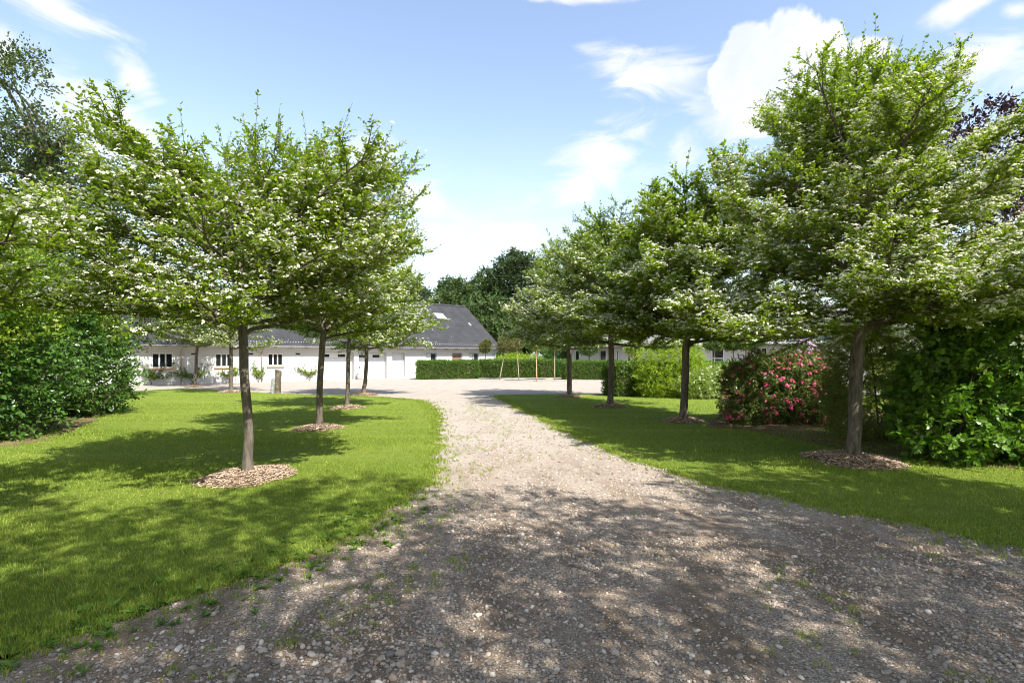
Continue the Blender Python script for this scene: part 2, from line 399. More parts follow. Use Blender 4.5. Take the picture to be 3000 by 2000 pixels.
def blob_points(rng, blobs, n, shell=(0.72, 1.0), seed=0, rough=.16, freq=2.2):
    """points and outward normals in the outer shell of a union of ellipsoids with an uneven surface"""
    blobs = np.asarray(blobs, float)
    area = blobs[:, 3] * blobs[:, 4] + blobs[:, 3] * blobs[:, 5] + blobs[:, 4] * blobs[:, 5]
    Ps, Ns = [], []
    got = 0
    while got < n:
        k = rng.choice(len(blobs), n * 2, p=area / area.sum())
        d = unit(rng.normal(0, 1, (n * 2, 3)))
        b = blobs[k]
        s = rng.uniform(shell[0], shell[1], (n * 2, 1)) * (1 + rough * nfield(b[:, :3] + d * b[:, 3:6], seed, freq))[:, None]
        P = b[:, :3] + d * b[:, 3:6] * s
        ok = P[:, 2] > 0.03
        for j in range(len(blobs)):   # not deep inside another lobe
            q = np.linalg.norm((P - blobs[j, :3]) / blobs[j, 3:6], axis=1)
            ok &= (q > shell[0] * .95) | (k == j)
        N = unit(d / b[:, 3:6])
        Ps.append(P[ok]); Ns.append(N[ok]); got += ok.sum()
    return np.vstack(Ps)[:n], np.vstack(Ns)[:n]

def shrub(name, label, cat, loc, blobs, n, leaf, lw, mats, sprig_len=.28, nl=7, kind=8, group=None, stems=14, trunk=None, up=.55, out=.7, horiz=.0, droop=0., layers=((.82, 1.03, 1.0), (.55, .82, .45)), flowers=None, seed=1, rough=.16, freq=2.2, trunk_mat='twig', spread=.85, crown_name='foliage', base_mask=None, second=None, outliers=0):
    rng = np.random.default_rng(seed)
    root = empty(name, (loc[0], loc[1], 0)); tag(root, label, cat, group)
    lm = MB(); wd = MB()
    blobs = np.asarray(blobs, float)
    for (a, b, q) in layers:
        k = int(n * q)
        P, N = blob_points(rng, blobs, k, (a, b), seed, rough, freq)
        D = unit(N * out + rng.normal(0, .45, N.shape) + np.array([[0, 0, 1]]) * droop)
        if horiz: D[:, 2] *= (1 - horiz)
        if second is None:
            sprig(rng, P - D * sprig_len * .5, D, sprig_len * rng.uniform(.7, 1.3, k), nl, leaf, lw, up=up, spread=spread, kind=kind, mb=lm, jit=.36)
        else:
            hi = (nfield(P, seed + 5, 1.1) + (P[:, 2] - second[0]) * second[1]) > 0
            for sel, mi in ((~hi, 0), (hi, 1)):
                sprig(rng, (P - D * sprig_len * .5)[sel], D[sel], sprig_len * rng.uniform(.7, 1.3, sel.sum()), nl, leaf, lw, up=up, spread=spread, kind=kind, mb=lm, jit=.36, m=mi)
        if a > .7:
            e = P - D * sprig_len * .5
            wd.tubes(np.stack([e, P, P + D * sprig_len * .5], 1), np.full((k, 1), .0035 * max(1, leaf / .07)) * np.array([[1, .8, .4]]), 3)
            if outliers:
                s = rng.choice(k, outliers); ol = rng.uniform(.25, .6, outliers)
                D2 = unit(N[s] + rng.normal(0, .3, (outliers, 3)) + np.array([[0, 0, .35]]))
                sprig(rng, P[s], D2, ol, 12, leaf, lw, up=.4, kind=kind, mb=lm, jit=.36)
                wd.tubes(np.stack([P[s], P[s] + D2 * (ol * .5)[:, None], P[s] + D2 * ol[:, None]], 1), np.full((outliers, 1), .004) * np.array([[1, .8, .4]]), 3)
    # stems / limbs
    if trunk:
        tz, trr, tx, ty = trunk
        K = 8; z = np.linspace(-.03, tz, K); f = z / tz
        tp = np.stack([tx * f + np.sin(f * 5 + seed) * .02 * tz * .15, ty * f, z], 1)
        wd.tube(tp, trr * (1.25 - .55 * f), 10)
        st = np.repeat(tp[-1:], stems, 0) * np.array([1, 1, 1]) ; st[:, 2] *= rng.uniform(.75, 1.0, stems)
        rs = trr * .45
    else:
        c = blobs[rng.integers(0, len(blobs), stems)]
        st = np.stack([c[:, 0] * .8 + rng.normal(0, .12, stems), c[:, 1] * .8 + rng.normal(0, .12, stems), np.full(stems, -.03)], 1)
        rs = .022
    if stems:
        P, N = blob_points(rng, blobs, stems, (.6, .85), seed, rough, freq)
        P[:, 2] = np.maximum(P[:, 2], st[:, 2] + .1)
        mid = (st + P) / 2 + rng.normal(0, .06, P.shape); mid[:, 2] += .1 * P[:, 2]
        wd.tubes(bez(st, mid, P, 7), (rs * rng.uniform(.6, 1.1, stems))[:, None] * np.linspace(1, .25, 7)[None], 6)
    fo = lm.build(crown_name, mats, root)
    wd.build('trunk' if trunk else 'stem', M[trunk_mat], root)
    if flowers:
        for fl in flowers:
            fm = MB()
            P, N = blob_points(rng, fl.get('blobs', blobs), fl['n'], fl.get('shell', (.98, 1.08)), seed, rough, freq)
            if 'keep' in fl:
                kq = fl['keep'](P); P, N = P[kq], N[kq]
            add_corymbs(fm, rng, P, N + np.array([[0, 0, .5]]), fl['r'] * rng.uniform(.7, 1.15, len(P)), fl.get('pet', 9))
            o = fm.build(fl.get('name', 'flower_heads'), fl['mat'], root); o['kind'] = 'stuff'
    return root

# ------------------------------------------------------------------ world: sky with clouds, sun
def build_world():
    w = bpy.data.worlds.new('World'); scene.world = w; w.use_nodes = True
    nt = w.node_tree; nt.nodes.clear()
    out = nt.nodes.new('ShaderNodeOutputWorld')
    sky = nt.nodes.new('ShaderNodeTexSky'); sky.sky_type = 'NISHITA'; sky.sun_disc = False
    sky.sun_elevation = SUN_EL; sky.sun_rotation = math.atan2(SUN_H[0], SUN_H[1])
    sky.altitude = 0; sky.air_density = 1.0; sky.dust_density = 0.6; sky.ozone_density = 1.4
    tc = nt.nodes.new('ShaderNodeTexCoord')
    sep = nt.nodes.new('ShaderNodeSeparateXYZ'); lk(nt, tc.outputs['Generated'], sep.inputs[0])
    az = math_(nt, 'ARCTAN2', sep.outputs[0], sep.outputs[1])
    el = math_(nt, 'ARCSINE', sep.outputs[2])
    comb = nt.nodes.new('ShaderNodeCombineXYZ'); lk(nt, az, comb.inputs[0]); lk(nt, el, comb.inputs[1])
    uv = comb.outputs[0]
    n1 = noise(nt, uv, 7.0, 9, 0.62, 0.3)          # billows
    n0 = noise(nt, uv, 3.0, 3, 0.5, 0.0)
    mp = nt.nodes.new('ShaderNodeMapping'); mp.inputs['Scale'].default_value = (3.2, 9.0, 1); mp.inputs['Rotation'].default_value = (0, 0, math.radians(14)); lk(nt, uv, mp.inputs[0])
    n2 = noise(nt, mp.outputs[0], 1.7, 8, 0.6, 1.1)  # wisps
    def ae(dx, dy):   # photo position on the sky -> azimuth, elevation
        x = (dx * 1.27551 - 1500) / F; z = (HOR - dy * 1.27551) / F
        return math.atan(x), math.atan(z / math.sqrt(1 + x * x))
    def ell(dx, dy, ax, ay, rot=0):
        a, e = ae(dx, dy)
        m = nt.nodes.new('ShaderNodeMapping'); m.vector_type = 'TEXTURE'
        m.inputs['Location'].default_value = (a, e, 0); m.inputs['Rotation'].default_value = (0, 0, math.radians(rot))
        m.inputs['Scale'].default_value = (ax / 1307, ay / 1307, 1); lk(nt, uv, m.inputs[0])
        v = nt.nodes.new('ShaderNodeVectorMath'); v.operation = 'LENGTH'; lk(nt, m.outputs[0], v.inputs[0])
        return math_(nt, 'SUBTRACT', 1.0, v.outputs['Value'])
    def union(*es):
        r = es[0]
        for e in es[1:]: r = math_(nt, 'MAXIMUM', r, e)
        return r
    def sstep(v, a, b):
        n = nt.nodes.new('ShaderNodeMapRange'); n.interpolation_type = 'SMOOTHSTEP'
        n.inputs['From Min'].default_value = a; n.inputs['From Max'].default_value = b; lk(nt, v, n.inputs['Value'])
        return n.outputs[0]
    n4 = noise(nt, uv, 26.0, 6, 0.6, 0.2); n4c = math_(nt, 'SUBTRACT', n4.outputs['Fac'], 0.5)
    n1c = math_(nt, 'SUBTRACT', n1.outputs['Fac'], 0.5); n2c = math_(nt, 'SUBTRACT', n2.outputs['Fac'], 0.5)
    # big cumulus and small ones
    cum = union(ell(1715, 130, 70, 72), ell(1815, 100, 62, 66), ell(1760, 200, 130, 90), ell(1870, 165, 85, 80), ell(1960, 150, 80, 48), ell(1668, 175, 45, 40))
    a_cum = sstep(math_(nt, 'ADD', cum, math_(nt, 'ADD', math_(nt, 'MULTIPLY', n1c, .9), math_(nt, 'MULTIPLY', n4c, .55))), 0.0, 0.20)
    small = union(ell(2210, 15, 75, 26, 6), ell(2335, 22, 34, 18, -20), ell(1135, 628, 60, 22), ell(850, 370, 90, 70), ell(0, 110, 40, 50))
    a_small = math_(nt, 'MULTIPLY', sstep(math_(nt, 'ADD', small, math_(nt, 'MULTIPLY', n1c, 1.7)), 0.0, 0.75), 0.85)
    # torn veils
    veil = union(ell(1480, 165, 210, 62, -13), ell(1700, 260, 170, 70, -8), ell(1390, 380, 190, 90, 22), ell(1470, 300, 100, 50, 12), ell(1330, 440, 120, 45, 28),
                 ell(220, 270, 190, 85, -28), ell(1000, 470, 170, 60, -10), ell(1120, 545, 300, 60, -4), ell(300, 165, 80, 40, -50), ell(1350, 0, 160, 14, -3), ell(120, 20, 170, 40, -8), ell(2230, 150, 150, 60, 0), ell(1560, 330, 70, 60, 10))
    a_veil = math_(nt, 'MULTIPLY', sstep(math_(nt, 'ADD', veil, math_(nt, 'MULTIPLY', n2c, 2.6)), 0.05, 0.95), 0.88)
    # thin milky layer low over the horizon
    low = sstep(el, 0.42, 0.02)
    a_low = math_(nt, 'MULTIPLY', low, math_(nt, 'ADD', 0.42, math_(nt, 'MULTIPLY', n2c, 1.2)), clamp=True)
    # unseen clouds behind the camera, thickened to whiten and lift the fill light
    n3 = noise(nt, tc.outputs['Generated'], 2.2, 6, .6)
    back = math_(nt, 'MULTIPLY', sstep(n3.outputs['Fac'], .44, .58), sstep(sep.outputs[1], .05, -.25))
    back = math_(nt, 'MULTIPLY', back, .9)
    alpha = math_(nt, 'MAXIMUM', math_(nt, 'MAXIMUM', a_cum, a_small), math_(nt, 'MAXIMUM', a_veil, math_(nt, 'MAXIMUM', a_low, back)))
    bg = nt.nodes.new('ShaderNodeBackground'); bg.inputs['Strength'].default_value = SKY_STRENGTH
    hs = nt.nodes.new('ShaderNodeHueSaturation'); hs.inputs['Saturation'].default_value = SKY_SAT; lk(nt, sky.outputs[0], hs.inputs['Color'])
    lk(nt, mixc(nt, 1.0, hs.outputs[0], (1.03, 1.0, .985), 'MULTIPLY'), bg.inputs['Color'])
    cl = nt.nodes.new('ShaderNodeBackground')
    shade = ramp(nt, sstep(math_(nt, 'ADD', math_(nt, 'MULTIPLY', n0.outputs['Fac'], .6), math_(nt, 'MULTIPLY', n1.outputs['Fac'], .55)), .40, .66), [(0, (0.80, 0.86, 0.97)), (.6, (.95, .97, 1.0)), (1, (1.06, 1.05, 1.03))])
    lk(nt, shade.outputs[0], cl.inputs['Color']); cl.inputs['Strength'].default_value = CLOUD_STRENGTH
    mx = nt.nodes.new('ShaderNodeMixShader'); lk(nt, alpha, mx.inputs[0]); lk(nt, bg.outputs[0], mx.inputs[1]); lk(nt, cl.outputs[0], mx.inputs[2])
    lk(nt, mx.outputs[0], out.inputs[0])
    w.cycles.sampling_method = 'MANUAL'; w.cycles.sample_map_resolution = 512
    s = bpy.data.lights.new('sun', 'SUN'); s.energy = SUN_POWER; s.angle = math.radians(0.53); s.color = (1.0, 0.97, 0.925)
    so = bpy.data.objects.new('sun', s); COL.objects.link(so)
    from mathutils import Vector
    d = Vector((SUN_H[0] * math.cos(SUN_EL), SUN_H[1] * math.cos(SUN_EL), math.sin(SUN_EL)))
    so.rotation_euler = d.to_track_quat('Z', 'Y').to_euler()
    so.location = d * 60

SKY_STRENGTH = 0.15; SKY_SAT = 0.90; CLOUD_STRENGTH = 0.52; SUN_POWER = 4.7; EXPOSURE = 1.10
build_world()

cam = bpy.data.cameras.new('camera'); cam.lens = 20.0; cam.sensor_width = 36; cam.shift_y = (HOR - 1000) / 3000.0
cam.clip_start = 0.05; cam.clip_end = 3000
co = bpy.data.objects.new('camera', cam); COL.objects.link(co); co.location = (0, 0, CAM_H); co.rotation_euler = (PI / 2, 0, 0)
scene.camera = co
vs = scene.view_settings; vs.view_transform = 'Standard'; vs.look = 'None'; vs.exposure = EXPOSURE; vs.gamma = 1; vs.use_curve_mapping = False
cy = scene.cycles
cy.max_bounces = 7; cy.diffuse_bounces = 4; cy.glossy_bounces = 2; cy.transmission_bounces = 5; cy.transparent_max_bounces = 4
cy.filter_width = 1.05
cy.caustics_reflective = False; cy.caustics_refractive = False

# ------------------------------------------------------------------ ground, drive, lawns
def soil_mat():
    m, nt, out = mat('soil'); P = pos(nt)
    n = noise(nt, P, 3.0, 8, .65); c = ramp(nt, n.outputs['Fac'], [(.3, (0.055, 0.038, 0.026)), (.7, (0.15, 0.11, 0.08))])
    p = nd(nt, 'ShaderNodeBsdfPrincipled'); p.inputs['Roughness'].default_value = .95; lk(nt, c.outputs[0], p.inputs['Base Color'])
    n2 = noise(nt, P, 60, 5, .7); b = nd(nt, 'ShaderNodeBump'); b.inputs['Strength'].default_value = .8; b.inputs['Distance'].default_value = .03
    lk(nt, n2.outputs['Fac'], b.inputs['Height']); lk(nt, b.outputs[0], p.inputs['Normal']); lk(nt, p.outputs[0], out.inputs[0])
    return m
def grass_col(nt, P, rnd=None):
    mpg = nd(nt, 'ShaderNodeMapping'); mpg.inputs['Scale'].default_value = (.32, 1.5, 1); mpg.inputs['Rotation'].default_value = (0, 0, -.25); lk(nt, P, mpg.inputs[0])
    n = noise(nt, mpg.outputs[0], .8, 5, .6, .3); n2 = noise(nt, P, 7.0, 4, .6)
    f = math_(nt, 'ADD', math_(nt, 'MULTIPLY', n.outputs['Fac'], .6), math_(nt, 'MULTIPLY', n2.outputs['Fac'], .4))
    if rnd is not None:
        f = math_(nt, 'ADD', math_(nt, 'MULTIPLY', f, .55), math_(nt, 'MULTIPLY', rnd, .45))
    return ramp(nt, f, [(.15, (0.11, 0.175, 0.018)), (.42, (0.20, 0.275, 0.032)), (.62, (0.295, 0.36, 0.052)), (.8, (0.39, 0.41, 0.10)), (.95, (0.48, 0.45, 0.18))]).outputs[0]
def lawn_mat():
    m, nt, out = mat('lawn_turf'); P = pos(nt)
    c = grass_col(nt, P)
    n2 = noise(nt, P, 55, 6, .75)
    c2 = mixc(nt, math_(nt, 'MULTIPLY', n2.outputs['Fac'], .7), c, (0.07, 0.11, 0.018))
    p = nd(nt, 'ShaderNodeBsdfPrincipled'); p.inputs['Roughness'].default_value = .85; p.inputs['Specular IOR Level'].default_value = .15; lk(nt, c2, p.inputs['Base Color'])
    b = nd(nt, 'ShaderNodeBump'); b.inputs['Strength'].default_value = 1.0; b.inputs['Distance'].default_value = .04
    lk(nt, n2.outputs['Fac'], b.inputs['Height']); lk(nt, b.outputs[0], p.inputs['Normal']); lk(nt, p.outputs[0], out.inputs[0])
    return m
def blade_mat():
    m, nt, out = mat('grass_blade')
    g = nd(nt, 'ShaderNodeNewGeometry')
    c = grass_col(nt, g.outputs['Position'], g.outputs['Random Per Island'])
    p = nd(nt, 'ShaderNodeBsdfPrincipled'); p.inputs['Roughness'].default_value = .5; p.inputs['Specular IOR Level'].default_value = .3; lk(nt, c, p.inputs['Base Color'])
    t = nd(nt, 'ShaderNodeBsdfTranslucent'); lk(nt, mixc(nt, 1.0, c, (1.25, 1.3, .75), 'MULTIPLY'), t.inputs[0])
    mx = nd(nt, 'ShaderNodeMixShader'); mx.inputs[0].default_value = .35
    lk(nt, p.outputs[0], mx.inputs[1]); lk(nt, t.outputs[0], mx.inputs[2]); lk(nt, mx.outputs[0], out.inputs[0])
    return m
STONES = [(0.0, (0.10, 0.083, 0.066)), (.18, (0.21, 0.172, 0.132)), (.34, (0.38, 0.305, 0.23)), (.5, (0.29, 0.245, 0.195)), (.66, (0.49, 0.395, 0.30)), (.78, (0.43, 0.28, 0.185)), (.90, (0.60, 0.52, 0.42)), (1.0, (0.72, 0.66, 0.56))]
def gravel_mat():
    m, nt, out = mat('drive_gravel'); P = pos(nt)
    v = nd(nt, 'ShaderNodeTexVoronoi'); v.inputs['Scale'].default_value = 48; v.inputs['Randomness'].default_value = 1; lk(nt, P, v.inputs['Vector'])
    v2 = nd(nt, 'ShaderNodeTexVoronoi'); v2.inputs['Scale'].default_value = 110; lk(nt, P, v2.inputs['Vector'])
    sx = nd(nt, 'ShaderNodeSeparateColor'); lk(nt, v.outputs['Color'], sx.inputs[0])
    sx2 = nd(nt, 'ShaderNodeSeparateColor'); lk(nt, v2.outputs['Color'], sx2.inputs[0])
    c1 = ramp(nt, sx.outputs[0], STONES); c2 = ramp(nt, sx2.outputs[1], STONES)
    mpt = nd(nt, 'ShaderNodeMapping'); mpt.inputs['Scale'].default_value = (1.5, .55, 1); mpt.inputs['Rotation'].default_value = (0, 0, .35); lk(nt, P, mpt.inputs[0])
    n = noise(nt, mpt.outputs[0], 1.3, 6, .65); n3 = noise(nt, P, 14, 5, .7)
    dirt = ramp(nt, n3.outputs['Fac'], [(.3, (0.115, 0.078, 0.047)), (.7, (0.25, 0.178, 0.115))])
    fine = mixc(nt, .45, c2.outputs[0], dirt.outputs[0])
    big = math_(nt, 'GREATER_THAN', math_(nt, 'ADD', sx.outputs[1], math_(nt, 'MULTIPLY', math_(nt, 'SUBTRACT', n.outputs['Fac'], .5), 1.1)), .42)
    rim = math_(nt, 'LESS_THAN', v.outputs['Distance'], .0085 * 48 * 1.1)
    mask = math_(nt, 'MULTIPLY', big, rim)
    col = mixc(nt, mask, fine, c1.outputs[0])
    # dirt shows through in patches close to the camera; the yard beyond is paler with less dirt
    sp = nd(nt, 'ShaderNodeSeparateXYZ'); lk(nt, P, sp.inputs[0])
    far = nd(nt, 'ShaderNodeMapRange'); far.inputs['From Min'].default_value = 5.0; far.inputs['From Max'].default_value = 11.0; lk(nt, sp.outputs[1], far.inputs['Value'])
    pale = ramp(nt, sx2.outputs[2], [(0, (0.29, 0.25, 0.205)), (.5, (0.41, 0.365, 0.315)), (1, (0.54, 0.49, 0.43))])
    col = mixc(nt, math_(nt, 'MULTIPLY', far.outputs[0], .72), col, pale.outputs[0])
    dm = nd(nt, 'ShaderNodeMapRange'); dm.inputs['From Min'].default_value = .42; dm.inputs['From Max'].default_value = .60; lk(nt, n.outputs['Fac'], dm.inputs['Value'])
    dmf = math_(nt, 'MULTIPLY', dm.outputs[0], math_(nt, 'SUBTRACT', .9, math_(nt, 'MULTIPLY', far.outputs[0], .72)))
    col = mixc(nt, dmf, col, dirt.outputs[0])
    p = nd(nt, 'ShaderNodeBsdfPrincipled'); p.inputs['Roughness'].default_value = .85; p.inputs['Specular IOR Level'].default_value = .2; lk(nt, col, p.inputs['Base Color'])
    h = math_(nt, 'MULTIPLY', math_(nt, 'SUBTRACT', .5, v.outputs['Distance']), mask)
    h = math_(nt, 'ADD', h, math_(nt, 'MULTIPLY', math_(nt, 'SUBTRACT', .5, v2.outputs['Distance']), .45))
    b = nd(nt, 'ShaderNodeBump'); b.inputs['Strength'].default_value = .9; b.inputs['Distance'].default_value = .014
    lk(nt, h, b.inputs['Height']); lk(nt, b.outputs[0], p.inputs['Normal']); lk(nt, p.outputs[0], out.inputs[0])
    return m
def stone_mat():
    m, nt, out = mat('pebble')
    g = nd(nt, 'ShaderNodeNewGeometry'); c = ramp(nt, g.outputs['Random Per Island'], STONES)
    n = noise(nt, g.outputs['Position'], 90, 4, .6)
    c2 = mixc(nt, .35, c.outputs[0], ramp(nt, n.outputs['Fac'], [(.3, (.16, .13, .10)), (.7, (.5, .45, .40))]).outputs[0])
    p = nd(nt, 'ShaderNodeBsdfPrincipled'); p.inputs['Roughness'].default_value = .75; p.inputs['Specular IOR Level'].default_value = .25
    lk(nt, c2, p.inputs['Base Color']); lk(nt, p.outputs[0], out.inputs[0])
    return m
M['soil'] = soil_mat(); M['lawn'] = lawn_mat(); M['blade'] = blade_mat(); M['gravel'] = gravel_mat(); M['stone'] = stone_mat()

LEFT = [gd(*p) for p in [(300,899),(400,893),(480,894),(560,900),(650,904),(760,909),(850,912),(930,917),(975,923),(993,940),(1003,970),(1007,1010),(1004,1050),(986,1090),(952,1130),(900,1175),(820,1225),(730,1265),(600,1315),(450,1370),(300,1422),(150,1472),(0,1522)]]
LEFT = np.array(LEFT + [np.array(p) for p in [(-4.5,2.6),(-8,2.2),(-24,2.0),(-40,6),(-44,24),(-30,23.2)]])
RIGHT = [gd(*p) for p in [(1140,907),(1150,915),(1190,935),(1240,961),(1300,990),(1380,1026),(1460,1057),(1560,1090),(1680,1122),(1800,1148),(1900,1168),(2050,1198),(2200,1228),(2352,1266)]]
RIGHT = np.array(RIGHT + [np.array(p) for p in [(6.2,4.3),(9,3.2),(20,2.0),(40,4),(40,25),(16,24.6),(7,24.4),(4.6,24.3)]] + [gd(1320,904), gd(1220,906)])

def chaikin(P, it=2):
    for _ in range(it):
        Q = np.roll(P, -1, 0); P = np.stack([P * .75 + Q * .25, P * .25 + Q * .75], 1).reshape(-1, 2)
    return P
def inside(P, poly):
    x, y = P[:, 0], P[:, 1]; r = np.zeros(len(P), bool)
    a = poly; b = np.roll(poly, -1, 0)
    for (x0, y0), (x1, y1) in zip(a, b):
        if y0 == y1: continue
        c = ((y0 > y) != (y1 > y)) & (x < (x1 - x0) * (y - y0) / (y1 - y0) + x0)
        r ^= c
    return r
def edge_dist(P, poly):
    d = np.full(len(P), 1e9)
    for p, q in zip(poly, np.roll(poly, -1, 0)):
        v = q - p; L = v @ v
        if L < 1e-9: continue
        t = np.clip(((P - p) @ v) / L, 0, 1); d = np.minimum(d, np.linalg.norm(P - p - t[:, None] * v, axis=1))
    return d
def sheet(name, poly, z, m):
    import bmesh
    from mathutils.geometry import tessellate_polygon
    from mathutils import Vector
    # ragged edge
    P = poly
    tri = tessellate_polygon([[Vector((p[0], p[1], 0)) for p in P]])
    mb = MB(); V = np.column_stack([P, np.full(len(P), z)])
    f = np.array(tri)
    a, b, c = V[f[:, 0]], V[f[:, 1]], V[f[:, 2]]
    flip = np.cross(b - a, c - a)[:, 2] < 0; f[flip] = f[flip][:, ::-1]
    mb.add(V, f); o = mb.build(name, m); o['kind'] = 'structure'
    return o
def ragged(P, seed, amp=.05, step=.12):
    r = np.random.default_rng(seed); out = []
    for p, q in zip(P, np.roll(P, -1, 0)):
        L = np.linalg.norm(q - p); n = max(1, min(60, int(L / step))); t = np.arange(n)[:, None] / n
        out.append(p + (q - p) * t)
    Q = np.vstack(out); d = np.linalg.norm(Q, axis=1)
    return Q + (nfield(np.column_stack([Q, Q[:, 0] * 0]), seed, 3.0)[:, None] * amp + r.normal(0, amp * .35, Q.shape)) * (d < 40)[:, None]
LEFT_S = ragged(chaikin(LEFT), 3, .14); RIGHT_S = ragged(chaikin(RIGHT), 4, .12)
g = MB(); g.add([(-900,-300,0),(900,-300,0),(900,1500,0),(-900,1500,0)], [(0,1,2,3)]); o = g.build('ground', M['lawn']); o['kind'] = 'structure'
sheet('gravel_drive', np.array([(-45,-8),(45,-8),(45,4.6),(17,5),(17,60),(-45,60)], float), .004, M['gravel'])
sheet('lawn_left', LEFT_S, .014, M['lawn']); sheet('lawn_right', RIGHT_S, .014, M['lawn'])

# ------------------------------------------------------------------ grass blades
def in_view(P, m=3.2): return (P[:, 1] > 1.2) & (np.abs(P[:, 0]) < 1.0 * P[:, 1] + m)
def blades(rng, P, h, wd, lean=.5):
    n = len(P); a = rng.uniform(0, 2 * PI, n); dx = np.stack([np.cos(a), np.sin(a), np.zeros(n)], 1)
    b = rng.uniform(0, 2 * PI, n); ln = np.stack([np.cos(b), np.sin(b), np.zeros(n)], 1) * (rng.uniform(.05, 1, n) * lean)[:, None]
    base = np.column_stack([P, np.full(n, .008)]) if P.shape[1] == 2 else P
    up = np.array([[0, 0, 1.]])
    w = (wd / 2)[:, None] if not np.isscalar(wd) else wd / 2
    m1 = base + up * (h * .6)[:, None] + ln * (h * .3)[:, None]; tp = base + up * (h * .95)[:, None] + ln * h[:, None]
    V = np.stack([base - dx * w, base + dx * w, m1 + dx * w * .75, m1 - dx * w * .75, tp], 1)
    off = (np.arange(n) * 5)[:, None]
    return V.reshape(-1, 3), off + np.array([[0, 1, 2, 3]]), off + np.array([[3, 2, 4]])
def scatter_poly(rng, poly, bands):
    out = []
    for y0, y1, dens in bands:
        xr = 1.0 * y1 + 3.2; n = int((y1 - y0) * 2 * xr * dens)
        P = np.column_stack([rng.uniform(-xr, xr, n), rng.uniform(y0, y1, n)])
        P = P[in_view(P)]; out.append(P[inside(P, poly)])
    return np.vstack(out)
def make_grass(name, poly, seed, bands, mulch):
    rng = np.random.default_rng(seed)
    P = scatter_poly(rng, poly, bands)
    for c, r in mulch: P = P[np.linalg.norm(P - c, axis=1) > r * .88 * (1 + .16 * nfield(np.column_stack([P * 4, P[:, 0] * 0]), 5, 1.2))]
    ed = edge_dist(P, poly)
    # thin out the worn edge, spill a little over it
    P = P[(ed > .12) | (rng.uniform(0, 1, len(P)) < .75)]
    Y = np.linalg.norm(P, axis=1)
    patch = nfield(np.column_stack([P, P[:, 0] * 0]), seed, 1.3)
    h = (.028 + .011 * patch) * rng.lognormal(0, .32, len(P)); h = np.clip(h, .015, .11)
    wd = .0024 + .00070 * Y
    V, f4, f3 = blades(rng, P, h, wd, .75)
    mb = MB(); mb.add(V, f4, f3)
    # spill-over tufts on the gravel edge
    ep = []
    for p, q in zip(poly, np.roll(poly, -1, 0)):
        L = np.linalg.norm(q - p); k = int(L * (260 if np.hypot(*p) < 8 else 130))
        if L < 3 and k: ep.append(p + (q - p) * rng.uniform(0, 1, (k, 1)))
    E = np.vstack(ep); E = E[in_view(E) & (E[:, 1] < 24)]
    E = E + unit(rng.normal(0, 1, E.shape)) * (rng.exponential(.22, (len(E), 1)) * (.6 + .8 * (np.linalg.norm(E, axis=1)[:, None] < 7)))
    k = 5; E2 = np.repeat(E, k, 0) + rng.normal(0, .014, (len(E) * k, 2))
    h = .03 * rng.lognormal(0, .35, len(E2)); V, f4, f3 = blades(rng, E2, h, .0028 + .00075 * np.linalg.norm(E2, axis=1), 1.0)
    mb.add(V, f4, f3)
    o = mb.build(name, M['blade']); tag(o, 'short mown green grass of the lawn', 'grass', kind='stuff')
    return o

# ------------------------------------------------------------------ row trees
T = {k: gd(*v) for k, v in dict(T1=(570,1097), T2=(732,985), T3=(797,938), T4=(835,907), T5=(530,901), T6=(447,888), R1=(1958,1058), R2=(1570,968), R3=(1402,935), R4=(1308,912)).items()}
T['T0'] = np.array([-7.2, 4.4]); T['R0'] = np.array([7.5, 3.0])
mulch_r = dict(T1=.64, T2=.52, T3=.50, T4=.52, T5=.55, T6=.5, R1=.74, R2=.55, R3=.55, R4=.5, T0=.7, R0=.7)
MUL = [(T[k], mulch_r[k]) for k in T]
make_grass('grass', LEFT_S, 21, [(1.8, 4, 4800), (4, 6, 3800), (6, 9, 2100), (9, 13, 900), (13, 20, 330), (20, 32, 100)], MUL)
make_grass('grass', RIGHT_S, 22, [(3, 6, 3000), (6, 9, 1700), (9, 13, 900), (13, 20, 330), (20, 27, 120)], MUL)

flower_tree(T['T1'], 4.75, 1.95, 2.4, .066, 101, 'flowering tree with white blossom and spreading crown, nearest trunk on the left lawn', shape='dome', detail=1.0, dens=1.4, flower=1.6, crown_shift=(.1, .9),
            extra=[(.3, 1.5, 4.6, 3.2), (.1, 1.9, 4.3, 3.1), (1.57, .5, 4.75, 3.4), (-.6, .7, 4.35, 3.3), (3.6, .8, 4.35, 3.3), (2.4, 1.0, 4.8, 3.3), (.8, .9, 4.7, 3.3), (1.2, 1.6, 5.0, 3.2), (2.9, 2.6, 2.75, 2.05), (3.3, 2.3, 2.3, 2.15), (2.6, 2.1, 4.6, 3.0), (2.9, 2.0, 4.2, 3.0), (.0, 2.3, 3.2, 2.4)], shoots=110, topw=.85, base_lean=(-.12, 0))
flower_tree(T['T0'], 3.9, 1.8, 2.3, .085, 102, 'flowering tree reaching in from the left edge in front of the dark beech shrubs', shape='dome', detail=1.0,
            extra=[(.5, 2.9, 2.9, 2.0), (.9, 2.8, 3.1, 2.1), (.2, 2.7, 2.6, 1.9), (.7, 2.8, 3.2, 2.3), (.35, 2.6, 2.2, 1.8)], shoots=30, flower=2.2, dens=1.2)
flower_tree(T['T2'], 5.05, 2.05, 2.15, .072, 103, 'flowering tree with leaning trunk and low fork, second along the left lawn', shape='dome', detail=.92, dens=1.3, flower=1.4, shoots=60, base_lean=(.28, .0), topw=.75,
            extra=[(.0, 2.1, 3.2, 2.2), (.2, 1.9, 4.9, 3.4)])
